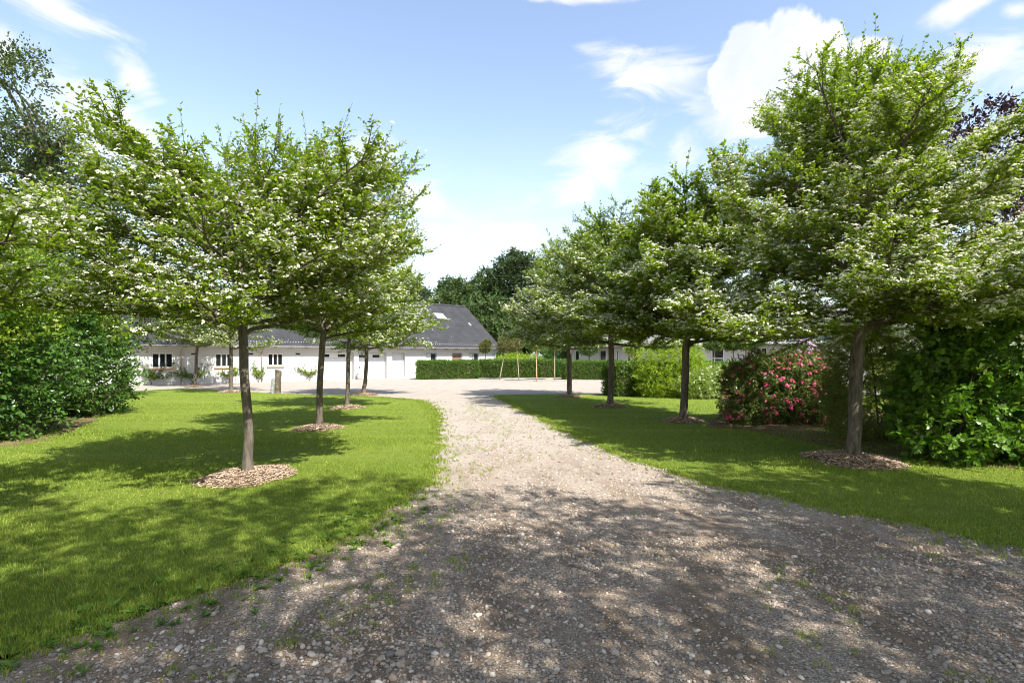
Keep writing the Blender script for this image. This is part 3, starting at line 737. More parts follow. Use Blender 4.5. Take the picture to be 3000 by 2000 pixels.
flower_tree(T['T3'], 5.4, 2.0, 2.2, .066, 104, 'slim straight flowering tree, third along the left lawn', shape='dome', dens=1.25, detail=.7, flower=1.4, shoots=40, leaf=.066, kind=4)
flower_tree(T['T4'], 6.0, 2.0, 2.5, .085, 105, 'flowering tree at the far tip of the left lawn beside the yard', shape='cone', dens=1.25, flower=1.4, detail=.6, shoots=40, leaf=.07, kind=4, base_lean=(.2, 0), extra=[(0., 2.6, 2.9, 2.2), (.2, 2.5, 3.8, 2.4)])
flower_tree(T['T5'], 5.2, 2.0, 2.2, .088, 106, 'flowering tree with low crown in front of the middle barn window', shape='dome', dens=1.25, detail=.5, shoots=25, leaf=.07, kind=4)
flower_tree(T['T6'], 4.9, 2.1, 2.4, .085, 107, 'flowering tree with slanting trunk close to the barn, left of its neighbour', shape='dome', dens=1.25, detail=.5, shoots=25, leaf=.07, kind=4, base_lean=(.3, 0), extra=[(3.1, 2.7, 3.1, 2.3)])
flower_tree(T['R1'], 6.95, 2.1, 2.7, .102, 108, 'tall flowering tree with thick trunk, nearest on the right lawn beside the shrubs', shape='cone', detail=1.15, shoots=70, lean=(.45, .15), crown_shift=(.25, .75), flower=1.3, low=1.0, dens=1.75,
            extra=[(3.0, 2.7, 2.35, 2.1), (3.5, 2.6, 2.2, 2.15), (2.6, 2.7, 2.6, 2.3), (-1.2, 2.3, 2.3, 2.2), (-.4, 2.6, 2.4, 2.3), (.0, 2.8, 3.2, 2.6), (-2.0, 2.2, 2.7, 2.3), (.1, 2.3, 4.4, 3.4)], topw=.20)
flower_tree(T['R2'], 6.2, 2.05, 2.5, .098, 109, 'flowering tree with a branch forking low to the right, second along the right lawn', shape='round', detail=.95, dens=1.75, flower=1.3, shoots=55, leaf=.064, lean=(.25, 0), crown_shift=(.2, 0), extra=[(.1, 1.7, 2.9, 1.9), (3.1, 2.2, 2.5, 2.2)], topw=.5)
flower_tree(T['R3'], 6.4, 2.05, 2.4, .098, 110, 'flowering tree standing before the clipped hedge, third along the right lawn', shape='round', dens=1.5, flower=1.4, detail=.7, shoots=40, leaf=.066, kind=4, extra=[(3.2, 2.0, 2.3, 2.1)], topw=.55)
flower_tree(T['R4'], 5.7, 1.95, 2.5, .105, 111, 'flowering tree full of white blossom at the far tip of the right lawn', shape='round', dens=1.5, detail=.65, shoots=40, leaf=.07, kind=4, flower=2.2, extra=[(3.1, 2.3, 3.0, 2.2), (3.3, 2.2, 3.6, 2.4)], topw=.55)
flower_tree(T['R0'], 7.2, 2.5, 2.15, .12, 112, 'flowering tree whose twigs reach in at the right edge before the broad-leaved shrub', shape='dome', detail=1.0, shoots=30)

# tall trees behind the camera that throw the dappled shade over the drive
def shade_tree(loc, H, z0, Rd, seed, n):
    rng = np.random.default_rng(seed)
    bl = []
    for k in range(15):
        a = k * 2.4 + rng.uniform(-.3, .3); rr = math.sqrt((k + .5) / 15) * .8 * Rd; z = rng.uniform(z0 + 1, H - 1)
        s = rng.uniform(.8, 1.35)
        bl.append((math.cos(a) * rr, math.sin(a) * rr, z, s, s, s * .7))
    shrub('garden_tree', 'tall leafy tree beside the drive entrance, behind the camera', 'tree', loc, bl, n, .10, .62, M['beech'], sprig_len=.4, nl=7, kind=4, trunk=(z0 + 1.5, .12, 0, 0), stems=9, seed=seed, trunk_mat='bark', crown_name='crown', group='trees behind the camera')
shade_tree((4.9, -0.5), 9.0, 3.5, 3.0, 201, 2200)
shade_tree((1.7, -1.0), 10.0, 4.7, 3.3, 202, 2200)
shade_tree((8.8, -1.5), 9.5, 3.0, 3.0, 203, 2400)
shade_tree((-1.8, -1.9), 9.5, 4.2, 3.0, 204, 2200)

# ------------------------------------------------------------------ mulch rings
def chip_mat():
    m, nt, out = mat('wood_chip'); g = nd(nt, 'ShaderNodeNewGeometry')
    c = ramp(nt, g.outputs['Random Per Island'], [(0, (.05, .034, .024)), (.28, (.22, .145, .092)), (.62, (.42, .30, .20)), (1, (.62, .475, .335))])
    p = nd(nt, 'ShaderNodeBsdfPrincipled'); p.inputs['Roughness'].default_value = .85; lk(nt, c.outputs[0], p.inputs['Base Color']); lk(nt, p.outputs[0], out.inputs[0])
    return m
M['chip'] = chip_mat(); M['mulch'] = simple('mulch_base', (.17, .115, .075), .95, .1, var=.45, vscale=14, bump=1, bscale=45)
MLAB = dict(T1='wide ring of pale wood chips round the nearest trunk of the left lawn', T2='wood chip ring at the foot of the leaning trunk, second on the left lawn', T3='small pale wood chip ring round the slim third trunk of the left lawn',
            T4='wood chip ring at the gravel edge round the farthest trunk of the left lawn', T5='wood chip ring round the trunk before the middle barn window', T6='wood chip ring under the slanting trunk close to the barn',
            R1='large brown wood chip ring round the thick trunk beside the shrubs', R2='wood chip ring under the forked trunk, second on the right lawn', R3='brown wood chip ring round the third trunk of the right lawn', R4='pale wood chip ring round the farthest trunk of the right lawn')
def mulch(k):
    c = T[k]; r = mulch_r[k]; rng = np.random.default_rng(hash(k) % 1 + sum(map(ord, k)))
    mb = MB(); A = 40; Rn = 7
    a = np.arange(A) / A * 2 * PI; edge = r * (1 + .12 * np.sin(a * 2 + ord(k[1])) + .07 * np.sin(a * 5 + 1) + rng.normal(0, .03, A))
    hmound = lambda t: .085 * (1 - t ** 2) ** 1.0 + .004
    V = [(0, 0, hmound(0))]
    for i in range(1, Rn + 1):
        t = i / Rn
        for j in range(A): V.append((math.cos(a[j]) * edge[j] * t, math.sin(a[j]) * edge[j] * t, hmound(t) + (rng.normal(0, .008) if i < Rn else -.006) + .014))
    f3 = [(0, 1 + j, 1 + (j + 1) % A) for j in range(A)]
    f4 = [(1 + (i-1)*A + j, 1 + i*A + j, 1 + i*A + (j+1) % A, 1 + (i-1)*A + (j+1) % A) for i in range(1, Rn) for j in range(A)]
    mb.add(V, f3, f4, m=0, smooth=True)
    n = 2600 if k in ('T1', 'R1') else (900 if k in ('T2', 'R2') else 420)
    big = 1.0 if k in ('T1', 'R1') else (1.25 if k in ('T2', 'R2') else 1.7)
    t = np.sqrt(rng.uniform(0, 1.12, n)); an = rng.uniform(0, 2 * PI, n); ed = np.interp(an, np.append(a, 2 * PI), np.append(edge, edge[0]))
    P = np.stack([np.cos(an) * ed * t, np.sin(an) * ed * t, .022 + np.array([hmound(min(1, x)) for x in t]) + rng.uniform(0, .012, n)], 1)
    D = unit(np.column_stack([rng.normal(0, 1, (n, 2)), rng.normal(0, .25, n)])); N = unit(np.array([[0, 0, 1.]]) + rng.normal(0, .35, (n, 3)))
    S = unit(np.cross(N, D)); N = np.cross(D, S); L = rng.uniform(.015, .05, n) * big; W = rng.uniform(.006, .016, n) * big; H = .004 * big
    cs = [(-1,-1,0),(1,-1,0),(1,1,0),(-1,1,0),(-.9,-.9,1),(.9,-.9,1),(.9,.9,1),(-.9,.9,1)]
    V = np.stack([P + D * (L * c_[0] / 2)[:, None] + S * (W * c_[1] / 2)[:, None] + N * H * c_[2] for c_ in cs], 1).reshape(-1, 3)
    off = (np.arange(n) * 8)[:, None, None]
    mb.add(V, (np.array([(4,5,6,7),(0,1,5,4),(1,2,6,5),(2,3,7,6),(3,0,4,7)])[None] + off).reshape(-1, 4), m=1)
    o = mb.build('mulch_ring', [M['mulch'], M['chip']], loc=(c[0], c[1], 0))
    tag(o, MLAB[k], 'mulch', 'wood chip rings under the row trees')
for k in MLAB: mulch(k)
def soil_bed(poly, seed):
    sheet('soil_bed', ragged(chaikin(np.array(poly, float)), seed, .08), .019, M['mulch'])
soil_bed([gd(1600,985), gd(1680,985), gd(1780,1000), gd(1870,1022), gd(2000,1045), gd(2200,1065), gd(2352,1082), (11,7.2), (14,9), (13,18), (7,18.5)], 5)
soil_bed([gd(0,1030), gd(80,1018), gd(170,990), gd(250,950), gd(285,915), (-19,26), (-26,20), (-20,9)], 6)

# ------------------------------------------------------------------ pebbles and weeds on the drive
ICO = None
def ico():
    t = (1 + 5 ** .5) / 2
    V = np.array([(-1,t,0),(1,t,0),(-1,-t,0),(1,-t,0),(0,-1,t),(0,1,t),(0,-1,-t),(0,1,-t),(t,0,-1),(t,0,1),(-t,0,-1),(-t,0,1)], float); V = unit(V)
    Fc = np.array([(0,11,5),(0,5,1),(0,1,7),(0,7,10),(0,10,11),(1,5,9),(5,11,4),(11,10,2),(10,7,6),(7,1,8),(3,9,4),(3,4,2),(3,2,6),(3,6,8),(3,8,9),(4,9,5),(2,4,11),(6,2,10),(8,6,7),(9,8,1)])
    return V, Fc
def ico1():
    V, Fc = ico(); V = list(map(tuple, V)); mp = {}
    def midp(a, b):
        k = (min(a, b), max(a, b))
        if k not in mp:
            p = (np.array(V[a]) + np.array(V[b])); p /= np.linalg.norm(p); V.append(tuple(p)); mp[k] = len(V) - 1
        return mp[k]
    out = []
    for a, b, c in Fc:
        x, y, z = midp(a, b), midp(b, c), midp(c, a); out += [(a, x, z), (x, b, y), (z, y, c), (x, y, z)]
    return np.array(V), np.array(out)
def pebbles(rng, P, rad, tmpl, mb):
    V0, Fc = tmpl; n = len(P); k = len(V0)
    sc = np.stack([rng.uniform(.8, 1.35, n), rng.uniform(.7, 1.0, n), rng.uniform(.45, .8, n)], 1) * rad[:, None]
    V = V0[None] * (1 + rng.normal(0, .10, (n, k, 1))) * sc[:, None]
    a = rng.uniform(0, 2 * PI, n); ca, sa = np.cos(a)[:, None], np.sin(a)[:, None]
    tl = rng.normal(0, .25, n)[:, None]
    x, y, z = V[..., 0], V[..., 1], V[..., 2] + V[..., 0] * tl
    W = np.stack([x * ca - y * sa, x * sa + y * ca, z], -1)
    W += np.column_stack([P, rad * .28 + .004])[:, None]
    mb.add(W.reshape(-1, 3), (Fc[None] + (np.arange(n) * k)[:, None, None]).reshape(-1, 3), smooth=True)
rng = np.random.default_rng(77)
pm = MB()
for y0, y1, dens, rmed, tm in ((1.7, 3.4, 2900, .0066, ico1()), (3.4, 5.2, 2500, .0068, ico()), (5.2, 7.5, 1400, .0078, ico()), (7.5, 11, 520, .0095, ico()), (11, 17, 120, .013, ico())):
    xr = 1.0 * y1 + 3.2; n = int((y1 - y0) * 2 * xr * dens)
    P = np.column_stack([rng.uniform(-xr, xr, n), rng.uniform(y0, y1, n)]); P = P[in_view(P)]
    for poly in (LEFT_S, RIGHT_S):
        P = P[~inside(P, poly) | (rng.uniform(0, 1, len(P)) < .0)]
    ed = edge_dist(P, LEFT_S)
    patch = nfield(np.column_stack([P, P[:, 0] * 0]), 9, 1.1) + .6 * nfield(np.column_stack([P, P[:, 0] * 0]), 10, 3.4)
    pr = np.clip(.62 + .55 * patch, .06, 1) * np.clip((ed - .05) / 1.0 + .06, .06, 1)
    P = P[rng.uniform(0, 1, len(P)) < pr]
    rad = rmed * rng.lognormal(0, .46, len(P)); rad = np.clip(rad, .003, .027)
    pebbles(rng, P, rad, tm, pm)
tag(pm.build('gravel', M['stone']), 'loose grey and tan pebbles on the drive surface', 'gravel', kind='stuff')

wm = MB()
def tufts(C, k, spread, hh, wd):
    n = len(C)
    P = np.repeat(C, k, 0) + rng.normal(0, spread, (n * k, 2)); h = np.repeat(hh, k) * rng.lognormal(0, .3, n * k)
    V, f4, f3 = blades(rng, P, h, wd, 1.0); wm.add(V, f4, f3)
n = 16000; P = np.column_stack([rng.uniform(-6, 6.5, n), rng.uniform(1.9, 12, n)]); P = P[in_view(P)]
P = P[~inside(P, LEFT_S) & ~inside(P, RIGHT_S)]
el_, er_ = edge_dist(P, LEFT_S), edge_dist(P, RIGHT_S)
pt = nfield(np.column_stack([P, P[:, 0] * 0]), 31, 1.6)
pr = .55 * np.exp(-(el_ / .55) ** 2) + .5 * np.exp(-(er_ / .35) ** 2) + .85 * np.exp(-((el_ - 1.4) / .7) ** 2) * (P[:, 1] < 6.5) + .05 * (pt > .5) + .45 * np.exp(-((P[:, 0] - 1.6) / .7) ** 2) * (P[:, 1] < 5) * (pt > .1)
C = P[rng.uniform(0, 1, len(P)) < pr * np.clip(.35 + 1.3 * pt, .0, 1.7)]
tufts(C, 16, .022, np.full(len(C), .034), .0042)
# weedy strip between the wheel tracks further on
a_, b_ = gd(1075, 925), gd(1190, 1005); t_ = rng.uniform(0, 1, 260)
C = a_ + (b_ - a_) * t_[:, None] + rng.normal(0, .22, (260, 2)); tufts(C, 5, .03, np.full(260, .022), .009)
# flat-leaved plantain weeds along the worn left edge
ed_pts = np.vstack([p + (q - p) * rng.uniform(0, 1, (max(1, int(np.linalg.norm(q - p) * 34)), 1)) for p, q in zip(LEFT_S, np.roll(LEFT_S, -1, 0)) if np.linalg.norm(q - p) < 2])
ed_pts = ed_pts[(ed_pts[:, 1] < 6.5) & in_view(ed_pts)] ; ed_pts = ed_pts + rng.normal(0, .26, ed_pts.shape)
k = 7; n = len(ed_pts)
PP = np.repeat(np.column_stack([ed_pts, np.full(n, .012)]), k, 0); an = rng.uniform(0, 2 * PI, n * k)
DD = np.stack([np.cos(an), np.sin(an), rng.uniform(.05, .7, n * k)], 1); ls = np.repeat(rng.uniform(.03, .085, n), k) * rng.uniform(.7, 1.1, n * k)
add_leaves(wm, PP, DD, np.array([[0, 0, 1.]]) + rng.normal(0, .2, (n * k, 3)), ls, ls * .42, 8, m=1)
tag(wm.build('weeds', [M['blade'], M['broad']]), 'grass tufts and flat-leaved weeds growing through the gravel', 'weeds', kind='stuff')

fl_ = MB(); rng = np.random.default_rng(99)
P = np.column_stack([rng.uniform(-9, 7, 900), rng.uniform(2.2, 15, 900)]); P = P[in_view(P)][:420]
k = len(P); an = rng.uniform(0, 2 * PI, k)
add_leaves(fl_, np.column_stack([P, np.full(k, .032)]), np.stack([np.cos(an), np.sin(an), rng.normal(0, .25, k)], 1), np.array([[0, 0, 1.]]) + rng.normal(0, .3, (k, 3)), rng.uniform(.025, .05, k), rng.uniform(.015, .028, k), 8)
M['dry_leaf'] = leafmat('dry_leaf', [(0, (.16, .075, .03)), (.5, (.34, .18, .075)), (.8, (.50, .36, .18)), (1, (.62, .60, .48))], .2)
tag(fl_.build('fallen_leaves', M['dry_leaf']), 'dry brown leaves and pale petals scattered over lawn and drive', 'leaves', kind='stuff')

# ------------------------------------------------------------------ left shrubs and trees
def bl(*a): return list(a)
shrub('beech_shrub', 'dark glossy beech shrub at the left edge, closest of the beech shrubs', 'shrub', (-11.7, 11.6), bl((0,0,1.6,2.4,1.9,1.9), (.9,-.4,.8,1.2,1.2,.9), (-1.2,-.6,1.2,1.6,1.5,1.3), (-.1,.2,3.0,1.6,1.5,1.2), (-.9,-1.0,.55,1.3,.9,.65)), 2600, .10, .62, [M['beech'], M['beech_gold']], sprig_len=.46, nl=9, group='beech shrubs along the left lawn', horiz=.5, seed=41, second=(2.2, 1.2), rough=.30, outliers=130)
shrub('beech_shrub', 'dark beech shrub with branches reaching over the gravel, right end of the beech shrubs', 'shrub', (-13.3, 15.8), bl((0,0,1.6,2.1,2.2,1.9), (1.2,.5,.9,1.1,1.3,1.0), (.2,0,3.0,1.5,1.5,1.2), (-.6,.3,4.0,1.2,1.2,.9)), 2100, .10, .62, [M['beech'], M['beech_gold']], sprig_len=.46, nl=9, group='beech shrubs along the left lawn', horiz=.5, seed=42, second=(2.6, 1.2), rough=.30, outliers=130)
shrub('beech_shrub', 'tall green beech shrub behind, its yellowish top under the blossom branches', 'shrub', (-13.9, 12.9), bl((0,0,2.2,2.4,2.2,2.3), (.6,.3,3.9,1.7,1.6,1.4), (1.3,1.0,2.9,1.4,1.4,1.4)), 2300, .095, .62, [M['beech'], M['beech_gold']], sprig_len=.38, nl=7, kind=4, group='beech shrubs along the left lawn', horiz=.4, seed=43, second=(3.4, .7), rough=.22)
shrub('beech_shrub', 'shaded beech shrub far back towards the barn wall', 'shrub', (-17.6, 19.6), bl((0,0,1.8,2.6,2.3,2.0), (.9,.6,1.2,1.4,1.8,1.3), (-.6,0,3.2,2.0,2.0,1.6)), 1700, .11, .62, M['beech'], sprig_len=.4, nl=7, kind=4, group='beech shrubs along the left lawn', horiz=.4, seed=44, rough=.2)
rg = np.random.default_rng(5)
shrub('birch_tree', 'tall thin-leaved tree with an airy top rising at the upper left', 'tree', (-14.3, 17.4), [(rg.normal(0, .7), rg.normal(0, .7), z * 1.08, 1.35 * s, 1.3 * s, .75 * s) for z, s in ((4.2,1.3),(5,1.35),(5.6,1.3),(6.3,1.2),(6.9,1.15),(7.6,1.0),(8.1,.8),(8.9,.65),(9.6,.5),(7.2,1.0),(6.0,1.3))], 3600, .11, .6, M['small_leaf'], sprig_len=.42, nl=7, kind=4, trunk=(8.0, .14, .3, 0), stems=40, seed=45, layers=((.5, 1.05, 1.0),), crown_name='crown', trunk_mat='bark', rough=.25, up=.3)
shrub('oak_tree', 'broad dark tree closing the gap above the beech shrubs at left', 'tree', (-17.2, 20.6), [(rg.normal(0, 1.4), rg.normal(0, 1.8), z, 2.4 * s, 2.4 * s, 1.6 * s) for z, s in ((2.6,1),(3.4,1.1),(4.2,1.1),(5.0,1),(5.8,.85),(6.4,.65),(3.9,1.1))], 2200, .14, .6, M['far_a'], sprig_len=.55, nl=7, kind=4, trunk=(4.5, .25, 0, 0), stems=20, seed=46, crown_name='crown', trunk_mat='bark')

# ------------------------------------------------------------------ right shrubs
def scr(px, py_base):   # ground point under the photo pixel
    return gp(px, py_base)
c = gp(1985, 1168)
shrub('lime_shrub', 'bright lime green bushy shrub behind the second trunk of the right row', 'shrub', (c[0], c[1] + .9), bl((-.35,0,1.0,1.15,.9,1.1), (.3,.1,1.5,.95,.8,.8), (-.7,-.1,.7,.8,.8,.75), (.7,.0,.9,.8,.8,.95)), 1500, .085, .45, M['lime'], sprig_len=.34, nl=8, kind=4, seed=51, horiz=.2, rough=.22, outliers=40)
c = gp(2085, 1172)
shrub('white_flowering_shrub', 'low pale green shrub with small white flowers beside the pink rhododendron', 'shrub', (c[0], c[1] + .6), bl((-.3,0,.5,.75,.6,.58), (.45,.1,.72,.65,.6,.55)), 900, .06, .5, M['pale_leaf'], sprig_len=.28, nl=8, kind=4, seed=52, flowers=[dict(n=170, r=.05, mat=M['white_petal'], pet=7, name='flower_heads')], rough=.2)
c = gp(2235, 1250)
shrub('rhododendron', 'large dark rhododendron bush covered in bright pink flowers', 'shrub', (c[0] + .75, c[1] + .95), bl((0,0,.8,1.25,.95,.9), (-.95,-.35,.40,.6,.6,.48), (.65,.1,.95,.85,.8,.75), (.05,.35,1.10,.75,.7,.55), (.75,-.25,.6,.7,.7,.65)), 1500, .115, .30, M['rhodo'], sprig_len=.20, nl=9, kind=8, seed=53, spread=1.2, droop=.25, flowers=[dict(n=400, r=.062, mat=M['pink'], pet=11, name='flower_trusses', shell=(.96, 1.08), keep=lambda P: nfield(P, 3, 2.0) > -.55)], rough=.2, up=.45)
c = gp(2350, 1210)
shrub('lilac_rhododendron', 'rhododendron with pale lilac flowers rising behind the pink one', 'shrub', (c[0] + .1, c[1] + .5), bl((0,0,1.1,1.0,.8,.95), (.5,0,1.5,.7,.6,.6)), 700, .105, .30, M['rhodo'], sprig_len=.2, nl=9, seed=54, spread=1.2, kind=4, flowers=[dict(n=220, r=.075, mat=M['lilac'], pet=9, name='flower_trusses', keep=lambda P: P[:, 2] > 1.2)], rough=.2)
c = gp(2590, 1316)
shrub('conifer_shrub', 'feathery green conifer shrub behind the thick trunk at right', 'shrub', (c[0] + 1.0, c[1] + 1.25), bl((0,0,1.1,1.35,1.1,1.3), (-.55,-.2,.8,.85,.8,.9), (.25,0,2.0,.95,.9,.95), (.85,.1,1.4,.8,.8,1.1), (-.5,.1,1.9,.7,.7,.7)), 4200, .06, .22, M['conifer'], sprig_len=.26, nl=14, kind=4, seed=55, horiz=.1, spread=.75, up=.4, droop=-.25, rough=.28, freq=3.0)
shrub('conifer_shrub', 'tall dark conifer standing behind the broad-leaved shrub at the right edge', 'shrub', (10.6, 12.8), bl((0,0,1.6,1.5,1.3,1.7), (.2,0,3.0,1.1,1.1,1.2), (-1.2,.4,1.5,1.0,1.0,1.4)), 2200, .075, .22, M['conifer'], sprig_len=.3, nl=12, kind=4, seed=56, spread=.75, up=.4, droop=-.25, rough=.25)
c = gp(2830, 1376)
shrub('broad_leaved_shrub', 'big shrub with large lobed bright green leaves at the right edge', 'shrub', (c[0] + .65, c[1] + .85), bl((0,0,.95,1.05,.95,1.0), (.6,0,1.75,.95,.9,.95), (1.1,-.3,1.0,1.0,.9,1.1), (-.45,-.25,.6,.7,.6,.62), (1.2,.2,2.3,.9,.9,.8)), 1500, .105, .85, M['broad'], sprig_len=.34, nl=6, kind=3, seed=57, rough=.22, outliers=70, up=.5)
shrub('copper_beech', 'dark purple copper beech tree showing at the upper right edge', 'tree', (22.3, 24.0), [(rg.normal(0, 1.6), rg.normal(0, 1.6), z, 2.3 * s, 2.2 * s, 1.5 * s) for z, s in ((4,1),(6,1.2),(8,1.2),(9.5,1.1),(11,.9),(12.3,.65),(7,1.2))], 1900, .17, .65, M['copper'], sprig_len=.5, nl=7, kind=4, trunk=(6, .25, 0, 0), stems=20, seed=58, crown_name='crown', trunk_mat='bark')

# ------------------------------------------------------------------ far trees
def far_tree(name, label, px, Y, H, W, seed, m, n=2600, leaf=.30, spiky=False, low=1.5):
    r = np.random.default_rng(seed); X = (px - 1500) / F * Y
    bls = []
    for k in range(15):
        z = low + (H - low) * (k + .5) / 15; f = (z - low) / (H - low)
        wr = W * math.sqrt(max(.05, 1 - (abs(f - .4) / .62) ** 2)); a = r.uniform(0, 6.28); q = r.uniform(.15, .75) * wr
        s = max(.7, wr * r.uniform(.40, .62)); bls.append((math.cos(a) * q, math.sin(a) * q, z, s, s, s * (1.1 if spiky else .72)))
    shrub(name, label, 'tree', (X, Y), bls, n, leaf, .7, m, sprig_len=.85 if not spiky else 1.1, nl=7, kind=4, trunk=(H * .45, .28, 0, 0), stems=18, seed=seed, crown_name='crown', trunk_mat='bark', group='tall trees behind the farm buildings', rough=.22, freq=.9, up=.45, droop=.35 if spiky else 0, outliers=40 if spiky else 0)
far_tree('broadleaf_tree', 'bright rounded oak rising directly behind the barn ridge', 1345, 66, 10.2, 4.6, 61, M['far_a'])
far_tree('broadleaf_tree', 'dark green dome shaped tree in the middle of the far trees', 1425, 72, 12.0, 5.0, 62, M['far_a'])
far_tree('broadleaf_tree', 'tall dark tree with ragged wind-blown tips, left of the blossom-covered far tree', 1530, 70, 13.6, 5.2, 63, M['far_b'], spiky=True, n=3000, leaf=.34)
far_tree('broadleaf_tree', 'lower green tree beside the barn gable', 1440, 60, 7.4, 3.6, 64, M['far_a'], n=1800)
far_tree('broadleaf_tree', 'dark tree tip showing left of the gap over the barn roof', 1225, 70, 10.2, 3.6, 65, M['far_b'], n=1600)
far_tree('broadleaf_tree', 'tallest grey green tree above the right row crowns', 1735, 62, 15.6, 5.0, 66, M['far_b'], n=3000)
far_tree('broadleaf_tree', 'dark tree at the left end of the wood behind the greenhouse', 1610, 66, 11.5, 5.0, 67, M['far_b'], n=2000)
far_tree('broadleaf_tree', 'wide green tree behind the white house roof', 1960, 60, 10.0, 5.5, 68, M['far_a'], n=2000)

for px_, Y_, H_, W_, sd_, lb_ in ((-330, 34, 10.5, 4.8, 69, 'broad tree beyond the beech shrubs, outside the left edge of the view'), (-3600, 15, 9.5, 4.5, 70, 'round tree far out to the left of the drive'), (-1700, 24, 11, 5, 75, 'tall tree out to the left between the other two'),
        (3900, 26, 10.5, 4.8, 76, 'tall tree beyond the copper beech, outside the right edge of the view'), (5200, 15, 9.5, 4.5, 77, 'round tree far out to the right of the drive'), (3300, 40, 12, 5.5, 78, 'wide tree behind the copper beech')):
    far_tree('broadleaf_tree', lb_, px_, Y_, H_, W_, sd_, M['far_a'], n=1300)

# ------------------------------------------------------------------ clipped hedges
def hedge(label, A, B, depth, h, seed, dens=330, leaf=.085, name='clipped_hedge'):
    rng = np.random.default_rng(seed); A = np.array(A, float); B = np.array(B, float); L = np.linalg.norm(B - A); ang = math.atan2(B[1] - A[1], B[0] - A[0])
    root = empty(name, (A[0], A[1], 0), ang); tag(root, label, 'hedge', 'clipped hedges round the yard')
    mb = MB(); e = .07
    mb.box(e, L - e, e, depth - e, .0, h - e, m=1)
    Ps, Ns = [], []
    def face(n, o, u, v, nn):
        a, b = rng.uniform(0, 1, (n, 1)), rng.uniform(0, 1, (n, 1)); Ps.append(np.array(o) + np.array(u) * a + np.array(v) * b); Ns.append(np.repeat(np.array([nn], float), n, 0))
    face(int(L * h * dens), (0,0,0), (L,0,0), (0,0,h), (0,-1,0)); face(int(L * depth * dens), (0,0,h), (L,0,0), (0,depth,0), (0,0,1))
    face(int(depth * h * dens), (0,0,0), (0,depth,0), (0,0,h), (-1,0,0)); face(int(depth * h * dens), (L,0,0), (0,depth,0), (0,0,h), (1,0,0)); face(int(L * h * dens * .35), (0,depth,0), (L,0,0), (0,0,h), (0,1,0))
    P = np.vstack(Ps); N = np.vstack(Ns)
    P = P + N * (rng.normal(-.03, .045, (len(P), 1)) + .05 * nfield(P, seed, 3.2)[:, None])
    D = unit(N + rng.normal(0, .6, N.shape) + np.array([[0, 0, .3]]))
    sprig(rng, P - D * .08, D, .16, 5, leaf, .6, up=.3, kind=4, mb=mb, jit=.45)
    mb.build('foliage', [M['hedge'], M['twig']], root)
A1, B1 = gp(1228, 1112), gp(1402, 1109.5)
hedge('long clipped hedge in front of the barn windows, left end at the yard', A1, B1, 1.0, 1.27, 71)
A2 = gp(1405, 1107); B2 = gp(1668, 1106)
hedge('clipped hedge behind the young staked trees in the middle of the yard', A2, B2, 1.0, 1.29, 72)
A3 = gp(1655, 1112); B3 = gp(1830, 1112)
hedge('clipped hedge behind the third and fourth trunks of the right row', A3, B3, 1.0, 1.24, 73)
A4 = gp(1806, 1163)
hedge('dark near hedge with lit top beside the lime green shrub', A4 + np.array([0, .0]), A4 + np.array([7.2, 1.6]), 1.5, 1.33, 74, leaf=.07)

# ------------------------------------------------------------------ barn
def paintmat(name, col, bump=.35, brick=True, dirt=.0):
    m, nt, out = mat(name); co_ = coord(nt)
    n = noise(nt, co_, 1.2, 6, .6); c = ramp(nt, n.outputs['Fac'], [(.3, [x * .93 for x in col]), (.7, col)])
    cc = c.outputs[0]
    p = nd(nt, 'ShaderNodeBsdfPrincipled'); p.inputs['Roughness'].default_value = .75; p.inputs['Specular IOR Level'].default_value = .2
    if brick:
        mp = nd(nt, 'ShaderNodeMapping'); mp.inputs['Rotation'].default_value = (PI / 2, 0, 0); lk(nt, co_, mp.inputs[0])
        bt = nd(nt, 'ShaderNodeTexBrick'); bt.inputs['Scale'].default_value = 1.0; bt.inputs['Brick Width'].default_value = .24; bt.inputs['Row Height'].default_value = .0667; bt.inputs['Mortar Size'].default_value = .008
        bt.inputs['Color1'].default_value = (1, 1, 1, 1); bt.inputs['Color2'].default_value = (.93, .93, .93, 1); bt.inputs['Mortar'].default_value = (.72, .72, .72, 1)
        lk(nt, mp.outputs[0], bt.inputs['Vector'])
        b = nd(nt, 'ShaderNodeBump'); b.inputs['Strength'].default_value = bump; b.inputs['Distance'].default_value = .01
        lk(nt, bt.outputs['Color'], b.inputs['Height']); lk(nt, b.outputs[0], p.inputs['Normal'])
        cc = mixc(nt, .55, cc, mixc(nt, 1.0, cc, bt.outputs['Color'], 'MULTIPLY'))
    lk(nt, cc, p.inputs['Base Color']); lk(nt, p.outputs[0], out.inputs[0])
    return m
M['white_brick'] = paintmat('white_painted_brick', (.575, .565, .545)); M['white_paint'] = simple('white_paint', (.66, .66, .65), .5, .35, var=.03)
M['cream'] = simple('cream_render', (.62, .58, .47), .8, .2, var=.06)
M['roof'] = simple('fibre_cement', (.045, .045, .049), .75, .3, var=.22, vscale=1.6)
M['dark'] = simple('dark_timber', (.03, .026, .024), .8, .2); M['zinc'] = simple('zinc', (.42, .43, .45), .45, .5, metal=.4, var=.08)
M['pipe'] = simple('copper_brown_pipe', (.36, .25, .20), .5, .4, var=.15, vscale=8); M['brick_sill'] = simple('orange_brick', (.52, .29, .15), .85, .2, var=.2, vscale=14)
M['grey_paint'] = simple('grey_blue_paint', (.33, .36, .40), .5, .3, var=.08)
M['fall'] = simple('old_boards', (.20, .12, .085), .8, .2, var=.3, vscale=9); M['curtain'] = simple('curtain', (.55, .56, .54), .9, .1, var=.12, vscale=12)
M['lite'] = simple('skylight_sheet', (.45, .46, .48), .35, .5, var=.06); M['lichen'] = simple('lichen', (.36, .36, .33), .9, .1, var=.2)
